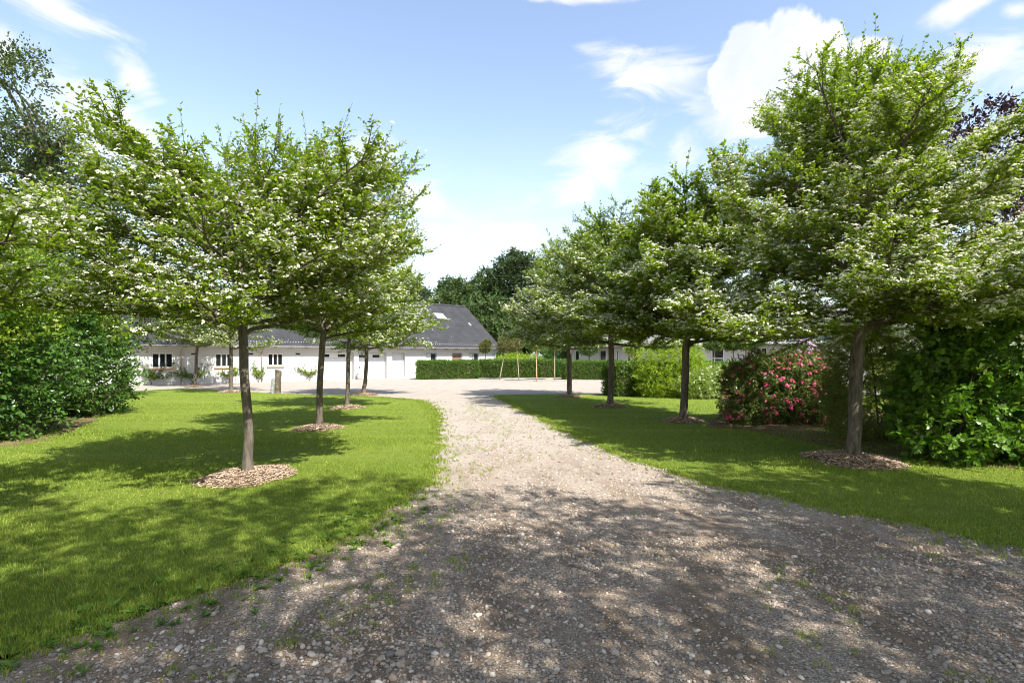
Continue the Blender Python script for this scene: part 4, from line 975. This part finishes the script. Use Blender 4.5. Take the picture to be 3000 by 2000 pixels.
M['black'] = simple('black_metal', (.015, .015, .016), .5, .4); M['concrete'] = simple('concrete_apron', (.33, .31, .28), .9, .2, var=.2, vscale=1.5, bump=.3, bscale=30)
def glassmat(name, col=(.012, .014, .016)):
    m, nt, out = mat(name); p = nd(nt, 'ShaderNodeBsdfPrincipled'); p.inputs['Base Color'].default_value = (*col, 1); p.inputs['Roughness'].default_value = .04; p.inputs['Specular IOR Level'].default_value = .5
    lk(nt, p.outputs[0], out.inputs[0]); return m
M['glass'] = glassmat('window_glass')

BX0, BY0 = -21.34, 31.9; BTH = math.atan2(17.1, 19.95); BD = np.array([math.cos(BTH), math.sin(BTH)])
def bs(px): k = (px - 1500) / F; return (k * BY0 - BX0) / (BD[0] - k * BD[1])
def bz(px, py): Y = BY0 + bs(px) * BD[1]; return CAM_H + (HOR - py) * Y / F
barn = empty('barn', (BX0, BY0, 0), BTH); tag(barn, 'long low white brick barn with dark corrugated roof and garage doors', 'barn')
S0, S1 = -12.0, bs(1453); EAVE = 2.42; DEP = 9.74
opens = []; REC = .32
def opn(p0, p1, z0, z1, rec): o = (bs(p0), bs(p1), z0, z1, rec); opens.append(o); return o
wins = [opn(444, 508, bz(476, 1078), bz(476, 1033), .10), opn(630, 683, bz(656, 1075.5), bz(656, 1034.5), .10), opn(784, 830, bz(807, 1072), bz(807, 1034.5), .10)]
swins = [opn(1247, 1280, 1.18, bz(1263, 1033), .10), opn(1324, 1355, 1.18, bz(1340, 1033), .10), opn(1374, 1403, 1.18, bz(1388, 1033), .10)]
gar = [opn(938, 1037, 0, bz(990, 1031), REC), opn(1051, 1133, 0, bz(1092, 1033), REC)]; gdoor = opn(1149, 1187, .05, bz(1165, 1034), REC)
vents = [opn(p - 7, p + 7, bz(p, 1038.5), bz(p, 1034), .12) for p in (378, 567, 735, 873)]
def wall_mesh(mb, s0, s1, h, ops, th=.34):
    xs = sorted({s0, s1, *[o[0] for o in ops], *[o[1] for o in ops]}); zs = sorted({-.1, h, *[max(-.1, o[2]) if o[2] > 0 else -.1 for o in ops], *[o[3] for o in ops]})
    for a, b in zip(xs, xs[1:]):
        for c_, d in zip(zs, zs[1:]):
            mx_, mz = (a + b) / 2, (c_ + d) / 2
            if any(o[0] < mx_ < o[1] and (o[2] if o[2] > 0 else -.1) < mz < o[3] for o in ops): continue
            mb.add([(a,0,c_),(b,0,c_),(b,0,d),(a,0,d)], [(0,1,2,3)])
    for a, b, c_, d, rec in ops:
        y = th
        mb.add([(a,0,c_),(a,y,c_),(a,y,d),(a,0,d)], [(0,1,2,3)]); mb.add([(b,0,c_),(b,y,c_),(b,y,d),(b,0,d)], [(3,2,1,0)])
        mb.add([(a,0,d),(b,0,d),(b,y,d),(a,y,d)], [(0,3,2,1)][::-1]); mb.add([(a,0,c_),(b,0,c_),(b,y,c_),(a,y,c_)], [(0,1,2,3)])
w = MB(); wall_mesh(w, S0, S1, EAVE + .2, opens)
PITCH = math.atan2(6.24 - 2.33, 5.27); RZ = 6.16
w.add([(S1,0,-.1),(S1,DEP,-.1),(S1,DEP,EAVE+.1),(S1,DEP/2,RZ-.12),(S1,0,EAVE+.2)], [(0,1,2,3,4)]); w.add([(S0,0,-.1),(S0,DEP,-.1),(S0,DEP,EAVE+.1),(S0,DEP/2,RZ-.12),(S0,0,EAVE+.2)], [(4,3,2,1,0)])
w.add([(S0,DEP,-.1),(S1,DEP,-.1),(S1,DEP,EAVE+.2),(S0,DEP,EAVE+.2)], [(3,2,1,0)])
w.add([(S0,.6,-.1),(S1,.6,-.1),(S1,.6,EAVE),(S0,.6,EAVE)], [(0,1,2,3)])
w.build('wall', M['white_brick'], barn)
# corrugated roof
OV = .42; RT = math.tan(PITCH); SL = (DEP / 2 + OV) / math.cos(PITCH)
def corr(mb, s0, s1, u0, u1, lift=0., rows=1, back=False, pitch=.177, amp=.028, m=0):
    nx = int((s1 - s0) / pitch * 8) + 1; x = np.linspace(s0, s1, nx)
    sheetw = .177 * 6
    wav = amp * np.sin(x / pitch * 2 * PI) + .010 * (1 - ((x / sheetw) % 1.0))
    for r in range(rows):
        a = u0 + (u1 - u0) * r / rows - (.07 if r else 0); b = u0 + (u1 - u0) * (r + 1) / rows
        V = []
        for u, l in ((a, .016), (b, .0)):
            y = -OV + u * math.cos(PITCH); z = EAVE - .13 + u * math.sin(PITCH)
            off = wav + lift + l
            yy = y - math.sin(PITCH) * off; zz = z + math.cos(PITCH) * off
            if back: yy = DEP - yy
            V.append(np.stack([x, yy, zz], 1))
        V = np.vstack(V); i = np.arange(nx - 1)
        f = np.stack([i, i + 1, i + 1 + nx, i + nx], 1)
        if back: f = f[:, ::-1]
        mb.add(V, f, m=m, smooth=False)
        # sheet edge thickness
        E = np.vstack([V[:nx], V[:nx] + np.array([0, .0, -.012])]); mb.add(E, np.stack([i + 1, i, i + nx, i + 1 + nx], 1), m=m)
rf = MB(); corr(rf, S0 - .3, S1 + .3, 0, SL, rows=6); corr(rf, S0 - .3, S1 + .3, 0, SL, rows=1, back=True)
roof = rf.build('roof', M['roof'], barn)
rc = MB(); ridz = EAVE - .13 + SL * math.sin(PITCH)
for k, s in enumerate(np.arange(S0 - .3, S1 + .1, 1.1)):
    rc.tube([(s, DEP / 2, ridz + .0), (min(s + 1.13, S1 + .32), DEP / 2, ridz + .012)], [.10, .115], 12)
rc.build('ridge_cap', M['roof'], roof)
def roof_uv(px, py):   # slope position seen at a photo pixel
    d = np.array([(px - 1500) / F, 1.0, (HOR - py) / F]); n3 = np.array([0, -math.sin(PITCH), math.cos(PITCH)])
    c_, s_ = math.cos(BTH), math.sin(BTH)
    o3 = np.array([(-BX0) * c_ + (-BY0) * s_, BX0 * s_ - BY0 * c_, CAM_H]); dl = np.array([d[0] * c_ + d[1] * s_, -d[0] * s_ + d[1] * c_, d[2]])
    p0 = np.array([0, -OV, EAVE - .13]); t = ((p0 - o3) @ n3) / (dl @ n3); q = o3 + dl * t
    return q[0], (q[1] + OV) / math.cos(PITCH)
sk = MB(); a0, u0 = roof_uv(1284, 918); a1, u1 = roof_uv(1316, 935); am = (a0 + a1) / 2
corr(sk, round((am - .53) / 1.062) * 1.062, round((am - .53) / 1.062) * 1.062 + 1.0, u1, u0, lift=.022); sk.build('skylight', M['lite'], roof)
for (px, py, ww, hh) in ((1374, 946, .10, .42), (1321, 985, .06, .12), (1250, 906, .08, .2), (1342, 1012, .05, .07)):
    a, u = roof_uv(px, py); li_ = MB(); corr(li_, a - ww, a + ww * .6, u - hh, u, lift=.012); li_.build('lichen_patch', M['lichen'], roof)
gu = MB()
aa = np.linspace(PI, 2 * PI, 9); prof = np.stack([np.cos(aa) * .07, np.sin(aa) * .07], 1); prof = np.vstack([prof, prof[::-1] * .93])
V = np.vstack([np.column_stack([np.full(len(prof), s), prof[:, 0] - OV - .06, prof[:, 1] + EAVE - .11]) for s in (S0 - .32, S1 + .32)]); k = len(prof); i = np.arange(k)
gu.add(V, np.stack([i, (i + 1) % k, (i + 1) % k + k, i + k], 1), [tuple(range(k))], smooth=False); gu.build('gutter', M['zinc'], barn)
for i, s in enumerate(np.arange(S0 + .4, S1, 1.02)):
    r = MB(); r.box(s - .035, s + .035, -OV + .03, -.002, EAVE - .21, EAVE - .12); r.build('rafter_end', M['dark'], barn)
sf = MB(); sf.box(S0 - .2, S1 + .2, -OV + .02, -.003, EAVE - .115, EAVE - .10); sf.build('soffit_board', M['white_paint'], barn)
for px in (530, 766):
    s = bs(px); d = MB(); d.tube([(s, -OV - .04, EAVE - .16), (s, -OV + .05, EAVE - .3), (s, -.09, EAVE - .52), (s, -.07, EAVE - .7), (s, -.07, .0)], .036, 10)
    for z in (.5, 1.3): d.box(s - .05, s + .05, -.11, .0, z, z + .03)
    d.build('downpipe', M['pipe'], barn)
s = S1 - .12; d = MB(); d.tube([(s, -OV - .04, EAVE - .16), (s, -.1, EAVE - .5), (s, -.07, EAVE - .62), (s, -.07, .0)], .04, 10); d.build('downpipe', M['grey_paint'], barn)
s = bs(1444); d = MB(); d.tube([(s, -.03, .2), (s, -.03, 1.75), (s + .05, -.03, 1.85), (s + .12, -.03, 1.75), (s + .12, -.03, .3)], .03, 8); d.build('wall_pipe', M['grey_paint'], barn)
def window(parent, o, frame_m, n_mull, sill=True, back=None, transom=None, fw=.07, proud=-.02):
    a, b, c_, d, rec = o; f = MB(); y0, y1 = rec - .06, rec + .01
    e = .002
    f.box(a + e, b - e, y0, y1, d - fw, d - e); f.box(a + e, b - e, y0, y1, c_ + e, c_ + fw); f.box(a + e, a + fw, y0, y1, c_ + fw, d - fw); f.box(b - fw, b - e, y0, y1, c_ + fw, d - fw)
    wd_ = (b - a - 2 * fw)
    for i in range(1, n_mull + 1):
        x = a + fw + wd_ * i / (n_mull + 1); f.box(x - .035, x + .035, y0 - .003, y1 - .003, c_ + fw, d - fw)
    if transom: f.box(a + fw, b - fw, y0 + .004, y1 - .006, transom - .03, transom + .03)
    fo = f.build('window', frame_m, parent)
    g_ = MB(); g_.box(a + fw, b - fw, rec - .012, rec - .006, c_ + fw, d - fw); g_.build('pane', M['glass'] if back is None else back, fo)
    if sill:
        q = MB(); q.box(a - .06, b + .06, -.07, .06, c_ - .075, c_ - .004); q.build('sill', M['brick_sill'], fo)
    return fo
for o in wins: window(barn, o, M['white_paint'], 2)
for i, o in enumerate(swins):
    fo = window(barn, o, M['grey_paint'], 1 if i == 2 else 0, sill=(i == 2), fw=.08)
    a, b, c_, d, rec = o
    if i == 1:
        q = MB()
        for k, x in enumerate(np.arange(a + .09, b - .1, .115)): q.box(x, x + .108, rec - .024, rec - .014, c_ + .085, d - .085)
        q.build('board_panel', M['fall'], fo)
    else:
        q = MB(); x = np.linspace(a + .1, (a + b) / 2 - (.0 if i == 0 else .08), 24); yv = rec - .019 - .004 * np.sin(x * 60)
        V = np.vstack([np.stack([x, yv, np.full(24, c_ + .09)], 1), np.stack([x, yv, np.full(24, d - .09)], 1)]); j = np.arange(23)
        q.add(V, np.stack([j, j + 1, j + 25, j + 24], 1)); q.build('curtain', M['curtain'], fo)
for a, b, c_, d, rec in vents:
    q = MB(); q.box(a + .002, b - .002, rec, rec + .02, c_ + .002, d - .002); q.build('vent', M['dark'], barn)
for o in gar:
    a, b, c_, d, rec = o; g_ = MB(); n = 5; hh = (d - .03) / n
    for k in range(n):
        z0_, z1_ = .015 + k * hh, .015 + (k + 1) * hh - .012
        g_.box(a + .004, b - .004, rec, rec + .04, z0_, z1_)
        g_.box(a + .06, b - .06, rec - .006, rec - .0005, (z0_ + z1_) / 2 - hh * .3, (z0_ + z1_) / 2 + hh * .3)
    g_.box(a + .004, b - .004, rec + .03, rec + .05, .0, d - .01)
    gd_ = g_.build('garage_door', M['white_paint'], barn); W_ = b - a
    for fx in (.20, .68):
        q = MB(); z = d - .03 - hh * .58; q.box(a + W_ * fx - .28, a + W_ * fx + .28, rec - .02, rec - .008, z - .09, z + .09); q.build('window_lite', M['glass'], gd_)
    q = MB(); q.box(a + .16, a + .21, rec - .05, rec - .01, .78, .93); q.box(a + .17, a + .20, rec - .08, rec - .05, .84, .87); q.build('handle', M['black'], gd_)
a, b, c_, d, rec = gdoor
q = MB(); q.box(a + .004, b - .004, rec - .05, rec + .02, c_, d - .004); n_ = 8
for k in range(n_): q.box(a + .03 + (b - a - .06) * k / n_, a + .03 + (b - a - .06) * (k + 1) / n_ - .012, rec - .065, rec - .0505, c_ + .02, d - .03)
dr = q.build('door', M['white_paint'], barn); q = MB(); q.box(a + .07, a + .1, rec - .10, rec - .066, .98, 1.14); q.box(a + .07, a + .19, rec - .12, rec - .10, 1.08, 1.10); q.build('handle', M['zinc'], dr)
# concrete apron before the garages
ap = MB(); ap.box(bs(930), bs(1215), -2.3, .25, -.05, .012); o = ap.build('apron_pavement', M['concrete']); o.location = (BX0, BY0, 0); o.rotation_euler = (0, 0, BTH); o['kind'] = 'structure'

# milk churn
def lathe(mb, prof, seg=20, m=0):
    P = np.array(prof, float); a = np.arange(seg) / seg * 2 * PI
    V = np.stack([P[:, 0:1] * np.cos(a)[None], P[:, 0:1] * np.sin(a)[None], np.repeat(P[:, 1:2], seg, 1)], -1).reshape(-1, 3)
    k = len(P); i, j = np.meshgrid(np.arange(k - 1), np.arange(seg), indexing='ij'); j2 = (j + 1) % seg
    mb.add(V, np.stack([i*seg+j, i*seg+j2, (i+1)*seg+j2, (i+1)*seg+j], -1).reshape(-1, 4), m=m, smooth=True)
    mb.add(V[-seg:], [tuple(range(seg))], m=m)
cx = bs(1046.5); cw = np.array([BX0, BY0]) + BD * cx + np.array([BD[1], -BD[0]]) * .35
ch = empty('milk_churn', (cw[0], cw[1], .012)); tag(ch, 'old dented metal milk churn with rusty band between the garage doors', 'milk churn')
M['churn'] = simple('churn_metal', (.58, .57, .55), .5, .4, metal=.3, var=.2, vscale=9); M['rust'] = simple('rust', (.28, .13, .07), .85, .2, var=.3, vscale=20)
mb = MB(); lathe(mb, [(.16,0),(.175,.02),(.175,.40),(.165,.43),(.11,.50),(.105,.56),(.11,.565)]); mb.build('body', M['churn'], ch)
mb = MB(); lathe(mb, [(.178,.385),(.182,.39),(.182,.425),(.176,.43)]); mb.build('band', M['rust'], ch)
mb = MB(); lathe(mb, [(.178,.0),(.182,.005),(.182,.03),(.177,.035)]); mb.build('band', M['rust'], ch)
mb = MB(); lathe(mb, [(.125,.566),(.13,.575),(.12,.60),(.05,.615),(.02,.62)]); mb.build('lid', M['churn'], ch)
for sg in (-1, 1):
    mb = MB(); mb.tube([(sg*.115,0,.50),(sg*.18,0,.52),(sg*.185,0,.46),(sg*.165,0,.42)], .012, 8); mb.build('handle', M['churn'], ch)

# split granite post at the lawn edge
M['post'] = simple('mossy_stone', (.15, .125, .09), .95, .1, var=.6, vscale=7, bump=1, bscale=16); M['post_pale'] = simple('lichen_stone', (.30, .31, .295), .95, .1, var=.5, vscale=7, bump=1, bscale=16)
pc = gp(807, 1153); pr_ = empty('stone_post', (pc[0], pc[1], 0)); tag(pr_, 'weathered split stone post with slanting top at the lawn edge', 'post')
def slab(x0, x1, y0, y1, hl, hr, tilt, seed):
    rng = np.random.default_rng(seed); mb = MB(); K = 9; V = []
    for i in range(K):
        f = i / (K - 1)
        for (x, y) in ((x0,y0),((x0+x1)/2,y0-.02),(x1,y0),(x1,y1),((x0+x1)/2,y1+.02),(x0,y1)):
            h = hl + (hr - hl) * (x - x0) / (x1 - x0); V.append((x + tilt * f * h + rng.normal(0, .008), y + rng.normal(0, .008), -.05 + f * (h + .05)))
    j = np.arange(6); fs = []
    for i in range(K - 1): fs += [(i*6+a, i*6+(a+1) % 6, (i+1)*6+(a+1) % 6, (i+1)*6+a) for a in j]
    mb.add(V, fs, [tuple((K-1)*6 + j)]); return mb
slab(-.19, -.02, -.11, .10, .62, .76, .06, 1).build('lichen_half', M['post_pale'], pr_)
slab(-.01, .19, -.10, .13, 1.08, 1.0, .03, 2).build('mossy_half', M['post'], pr_)

# young vines trained on the barn wall
VL = ['leafy young climber on the barn wall below the window nearest the beech shrubs', 'thin climber beside the first downpipe with a crooked bare stem', 'small climber between the second barn window and the thick trunk', 'sparse small climber left of the second downpipe', 'bushy climber with gnarled stem right of the third barn window']
for i, (px, hw, zt) in enumerate(((440, 1.5, 1.15), (560, 1.15, 1.35), (668, .75, 1.0), (755, .45, 1.15), (905, 1.05, 1.15))):
    rng = np.random.default_rng(300 + i); s = bs(px); r = empty('climbing_plant', (BX0 + BD[0]*s, BY0 + BD[1]*s, 0), BTH); tag(r, VL[i], 'climber', 'climbers on the barn wall')
    st = MB(); lf = MB()
    main = np.array([(.0,-.10,-.03),(.05,-.12,.15),(-.08,-.11,.3),(.04,-.1,.42)]); st.tube(main, [.03,.026,.022,.02], 7)
    k = 9; tips = np.column_stack([rng.uniform(-hw, hw, k), rng.uniform(-.16, -.08, k), rng.uniform(.5, zt * 1.15, k)]); b0 = np.repeat(main[-1:], k, 0)
    Pv = bez(b0, np.column_stack([tips[:, 0] * .55, tips[:, 1], .4 + tips[:, 2] * .15]), tips, 9); st.tubes(Pv, np.full((k, 1), .009) * np.linspace(1, .4, 9)[None], 5)
    n = 15 * k; bp, bt = pick(Pv[rng.integers(0, k, n)], rng.uniform(.12, 1, n)); bp = bp + rng.normal(0, .05, bp.shape); bp[:, 1] = np.minimum(bp[:, 1], -.05)
    add_leaves(lf, bp, rng.normal(0, 1, (n, 3)) * np.array([1, .3, 1]), np.array([[0, -1., .5]]) + rng.normal(0, .35, (n, 3)), rng.uniform(.08, .15, n), rng.uniform(.08, .14, n), 3)
    st.build('stem', M['twig'], r); lf.build('foliage', M['vine'], r)

# ------------------------------------------------------------------ young ball-headed trees in the yard
def standard(px, pyb, Y, ztop, hw, hz, seed, label, m='young_red', bark='bark_pale', tilt=0., name='young_tree', tr=.03, cz=None):
    X = (px - 1500) / F * Y; cz = cz or ztop - hz
    shrub(name, label, 'tree', (X, Y), [(tilt, 0, cz, hw, hw, hz), (tilt + .3*hw, 0, cz + .35*hz, hw*.7, hw*.7, hz*.7), (tilt - .35*hw, .1, cz - .1*hz, hw*.65, hw*.65, hz*.7)], 420, .085, .6, M[m], sprig_len=.22, nl=7, kind=4, trunk=(cz - hz * .3, tr, tilt, 0), stems=10, seed=seed, trunk_mat=bark, crown_name='crown', group='young round-headed trees round the yard', rough=.22, freq=4)
standard(1422, 0, 43.5, 2.85, .42, .46, 401, 'small reddish round-headed tree in front of the barn end windows', tr=.035, bark='bark')
standard(1463, 0, 39.8, 3.1, .60, .60, 402, 'young tree with pale slanting stem and bronze green ball crown before the hedge', tilt=.45)
standard(1520, 0, 40.2, 3.45, .62, .68, 403, 'young tree with pale stem and copper red shoots on its crown', tilt=-.15)
standard(1572, 0, 37.3, 3.2, .65, .6, 404, 'young tree with orange brown stem before the hedge', bark='bark_orange', m='hedge')
standard(1625, 0, 39.4, 3.2, .65, .6, 405, 'young tree with straw coloured stem right of the orange one', m='hedge', bark='bark_pale')
standard(2093, 0, 29.0, 2.75, .5, .38, 406, 'young tree with pinkish stem before the dark house window', m='hedge')
standard(2148, 0, 29.0, 2.75, .5, .38, 407, 'young tree with grey stem against the white house wall', m='hedge', bark='bark')
standard(2193, 0, 29.0, 2.75, .5, .38, 408, 'young tree with ochre stem beside a thick dark one', m='hedge', bark='bark_orange')
standard(2205, 0, 27.0, 3.0, .8, .45, 409, 'dark stemmed tree with thick trunk in front of the house glass doors', m='beech', bark='bark', tr=.07)
standard(1858, 0, 33.0, 2.5, .5, .40, 410, 'small white-blossomed tree behind the hedge before the house', m='pale_leaf', bark='bark', tr=.05)
standard(1726, 0, 44.0, 2.6, .75, .45, 411, 'dark crowned small tree against the pale house wall, seen over the hedge', m='beech', bark='bark', tr=.045)
# edging strips of the tree bed in front of the hedge
ed = MB()
a, b = gp(1432, 1115.5), gp(1660, 1117)
for (p, q, w_) in ((a, b, .22), (gp(1470, 1110.5), gp(1660, 1110), .18), (gp(1660, 1113), gp(1810, 1114.5), .2)):
    v = (q - p) / np.linalg.norm(q - p); nrm = np.array([-v[1], v[0]]) * w_ / 2
    V = [(*(p - nrm), .0), (*(q - nrm), .0), (*(q + nrm), .0), (*(p + nrm), .0)]; V += [(x, y, .045) for x, y, _ in V]
    ed.add(V, [(4,5,6,7),(0,1,5,4),(1,2,6,5),(2,3,7,6),(3,0,4,7)])
o = ed.build('kerb_edging', M['concrete']); o['kind'] = 'structure'
# shrubs behind the hedge and the little greenhouse
shrub('garden_shrub', 'yellow green garden shrub behind the hedge beside the greenhouse', 'shrub', (-1.0 + 1.2, 47.5), bl((0,0,.9,2.0,.9,.9), (1.6,0,.8,1.2,.9,.85)), 700, .12, .55, M['lime'], sprig_len=.4, nl=7, kind=4, seed=81)
shrub('garden_shrub', 'dark green garden shrub behind the hedge right of the greenhouse', 'shrub', (3.1, 48.5), bl((0,0,1.1,1.5,.9,1.1), (.6,0,1.7,1.0,.8,.8)), 700, .12, .55, M['beech'], sprig_len=.4, nl=7, kind=4, seed=82)
shrub('garden_shrub', 'tall dark shrub at the barn gable corner', 'shrub', (-.4, 52.5), bl((0,0,1.6,1.3,1.2,1.7), (.7,.3,1.0,1.0,1.0,1.0)), 700, .14, .55, M['beech'], sprig_len=.4, nl=7, kind=4, seed=83)
gh = empty('greenhouse', (2.15, 50.2, 0), math.radians(-12)); tag(gh, 'small white framed glass greenhouse behind the hedge', 'greenhouse')
gf = MB(); gg = MB(); X0, X1, Y0, Y1, ze, zr = -.75, .75, -1.2, 1.2, 1.35, 1.95
for x in (X0, X1):
    for y in (Y0, 0, Y1): gf.box(x-.025, x+.025, y-.025, y+.025, 0, ze)
    gf.box(x-.03, x+.03, Y0, Y1, ze, ze+.05)
gf.box(-.03, .03, Y0, Y1, zr, zr+.05)
for y in (Y0, -.4, .4, Y1):
    for sx_ in (-1, 1): gf.tube([(0, y, zr+.02), (sx_*.75, y, ze+.03)], .02, 6)
gf.box(X0, X1, Y0-.02, Y0+.02, ze-.02, ze+.03); gf.box(-.02, .02, Y0-.021, Y0+.021, 0, zr)
gf.build('frame', M['white_paint'], gh)
M['pale_glass'] = glassmat('greenhouse_glass', (.42, .47, .50)); M['pale_glass'].node_tree.nodes['Principled BSDF'].inputs['Roughness'].default_value = .25
for sx_ in (-1, 1): gg.add([(0,Y0+.03,zr+.01),(0,Y1-.03,zr+.01),(sx_*.73,Y1-.03,ze+.01),(sx_*.73,Y0+.03,ze+.01)], [(0,1,2,3)]); gg.box(sx_*.74-.004, sx_*.74+.004, Y0+.03, Y1-.03, .05, ze-.02)
gg.add([(X0+.03,Y0+.0,.05),(X1-.03,Y0,.05),(X1-.03,Y0,ze),(0,Y0,zr),(X0+.03,Y0,ze)], [(0,1,2,3,4)]); gg.build('glazing', M['pale_glass'], gh)

# ------------------------------------------------------------------ white house on the right
HX0, HY0 = 3.8, 49.8; HD = np.array([16.1 - 3.8, 31.7 - 49.8]); HD /= np.linalg.norm(HD); HTH = math.atan2(HD[1], HD[0])
def hs(px): k = (px - 1500) / F; return (k * HY0 - HX0) / (HD[0] - k * HD[1])
def hz_(px, py): return CAM_H + (HOR - py) * (HY0 + hs(px) * HD[1]) / F
house = empty('white_house', (HX0, HY0, 0), HTH); tag(house, 'long low white house with grey roof and many glass doors', 'house')
HE = 2.42; HL = hs(2345); hop = []
def ho(p0, p1, z0, z1): o = (hs(p0), hs(p1), z0, z1, .10); hop.append(o); return o
hw_ = [(ho(1653, 1667, .2, 2.15), 0, None), (ho(1683, 1697, .2, 2.15), 0, None), (ho(1755, 1776, .6, 2.15), 0, 1.32), (ho(1804, 1812, .2, 2.15), 0, None), (ho(1836, 1847, .7, 2.15), 0, None), (ho(1855, 1872, .7, 2.15), 0, None), (ho(2082, 2121, .4, 2.2), 0, 1.52), (ho(2210, 2248, .1, 2.2), 1, None), (ho(2250, 2278, .3, 2.16), 0, None)]
w = MB(); wall_mesh(w, -.0, HL, HE + .1, hop)
w.add([(0,0,-.1),(0,8,-.1),(0,8,HE),(0,4,4.6),(0,0,HE+.1)], [(4,3,2,1,0)]); w.add([(HL,0,-.1),(HL,8,-.1),(HL,8,HE),(HL,4,4.6),(HL,0,HE+.1)], [(0,1,2,3,4)]); w.add([(0,8,-.1),(HL,8,-.1),(HL,8,HE),(0,8,HE)], [(3,2,1,0)]); w.add([(0,.6,-.1),(HL,.6,-.1),(HL,.6,HE),(0,.6,HE)], [(0,1,2,3)])
w.build('wall', M['white_brick'], house)
for o, nm, tr_ in hw_: window(house, o, M['white_paint'], nm, sill=False, transom=tr_, fw=.09)
HLX = hs(2440)
M['house_roof'] = simple('grey_roof', (.23, .22, .215), .85, .25, var=.15, vscale=2, bump=.4, bscale=12)
hr = MB(); rs_, re_ = -.4, HLX
for sgn in (1, -1):
    f_ = (lambda y: y) if sgn == 1 else (lambda y: 8 - y)
    V = [(rs_, f_(-.6), 2.42), (re_, f_(-.6), 2.42), (re_, 4, 4.72), (rs_, 4, 4.72)]; V2 = [(x, y, z + .08) for x, y, z in V]
    hr.add(V + V2, [(0,1,2,3)[::-1] if sgn == 1 else (0,1,2,3), (4,5,6,7) if sgn == 1 else (7,6,5,4), (0,1,5,4), (1,2,6,5), (3,0,4,7)])
rfh = hr.build('roof', M['house_roof'], house)
fa = MB(); fa.box(rs_, re_, -.64, -.605, 2.36, 2.50); fa.build('fascia_board', M['white_paint'], house)
gu2 = MB(); gu2.tube([(rs_, -.70, 2.40), (re_, -.70, 2.39)], .055, 10); gu2.build('gutter', M['white_paint'], house)
so2 = MB(); so2.box(rs_ + .05, re_, -.6, -.004, 2.31, 2.34); so2.build('soffit_board', M['dark'], house)
d = MB(); s = hs(2327); d.tube([(s, -.68, 2.36), (s, -.3, 2.2), (s, -.06, 2.05), (s, -.06, 0)], .035, 10); d.build('downpipe', M['grey_paint'], house)
# open porch bay with cream back wall at the near end
pb = MB(); pb.box(HL + .004, HLX - .3, 1.4, 1.6, -.1, 2.36); pb.build('porch_wall', M['cream'], house)
pp = MB(); pp.box(HLX - .55, HLX - .4, -.45, -.3, 0, 2.31); pp.build('porch_post', M['white_paint'], house)
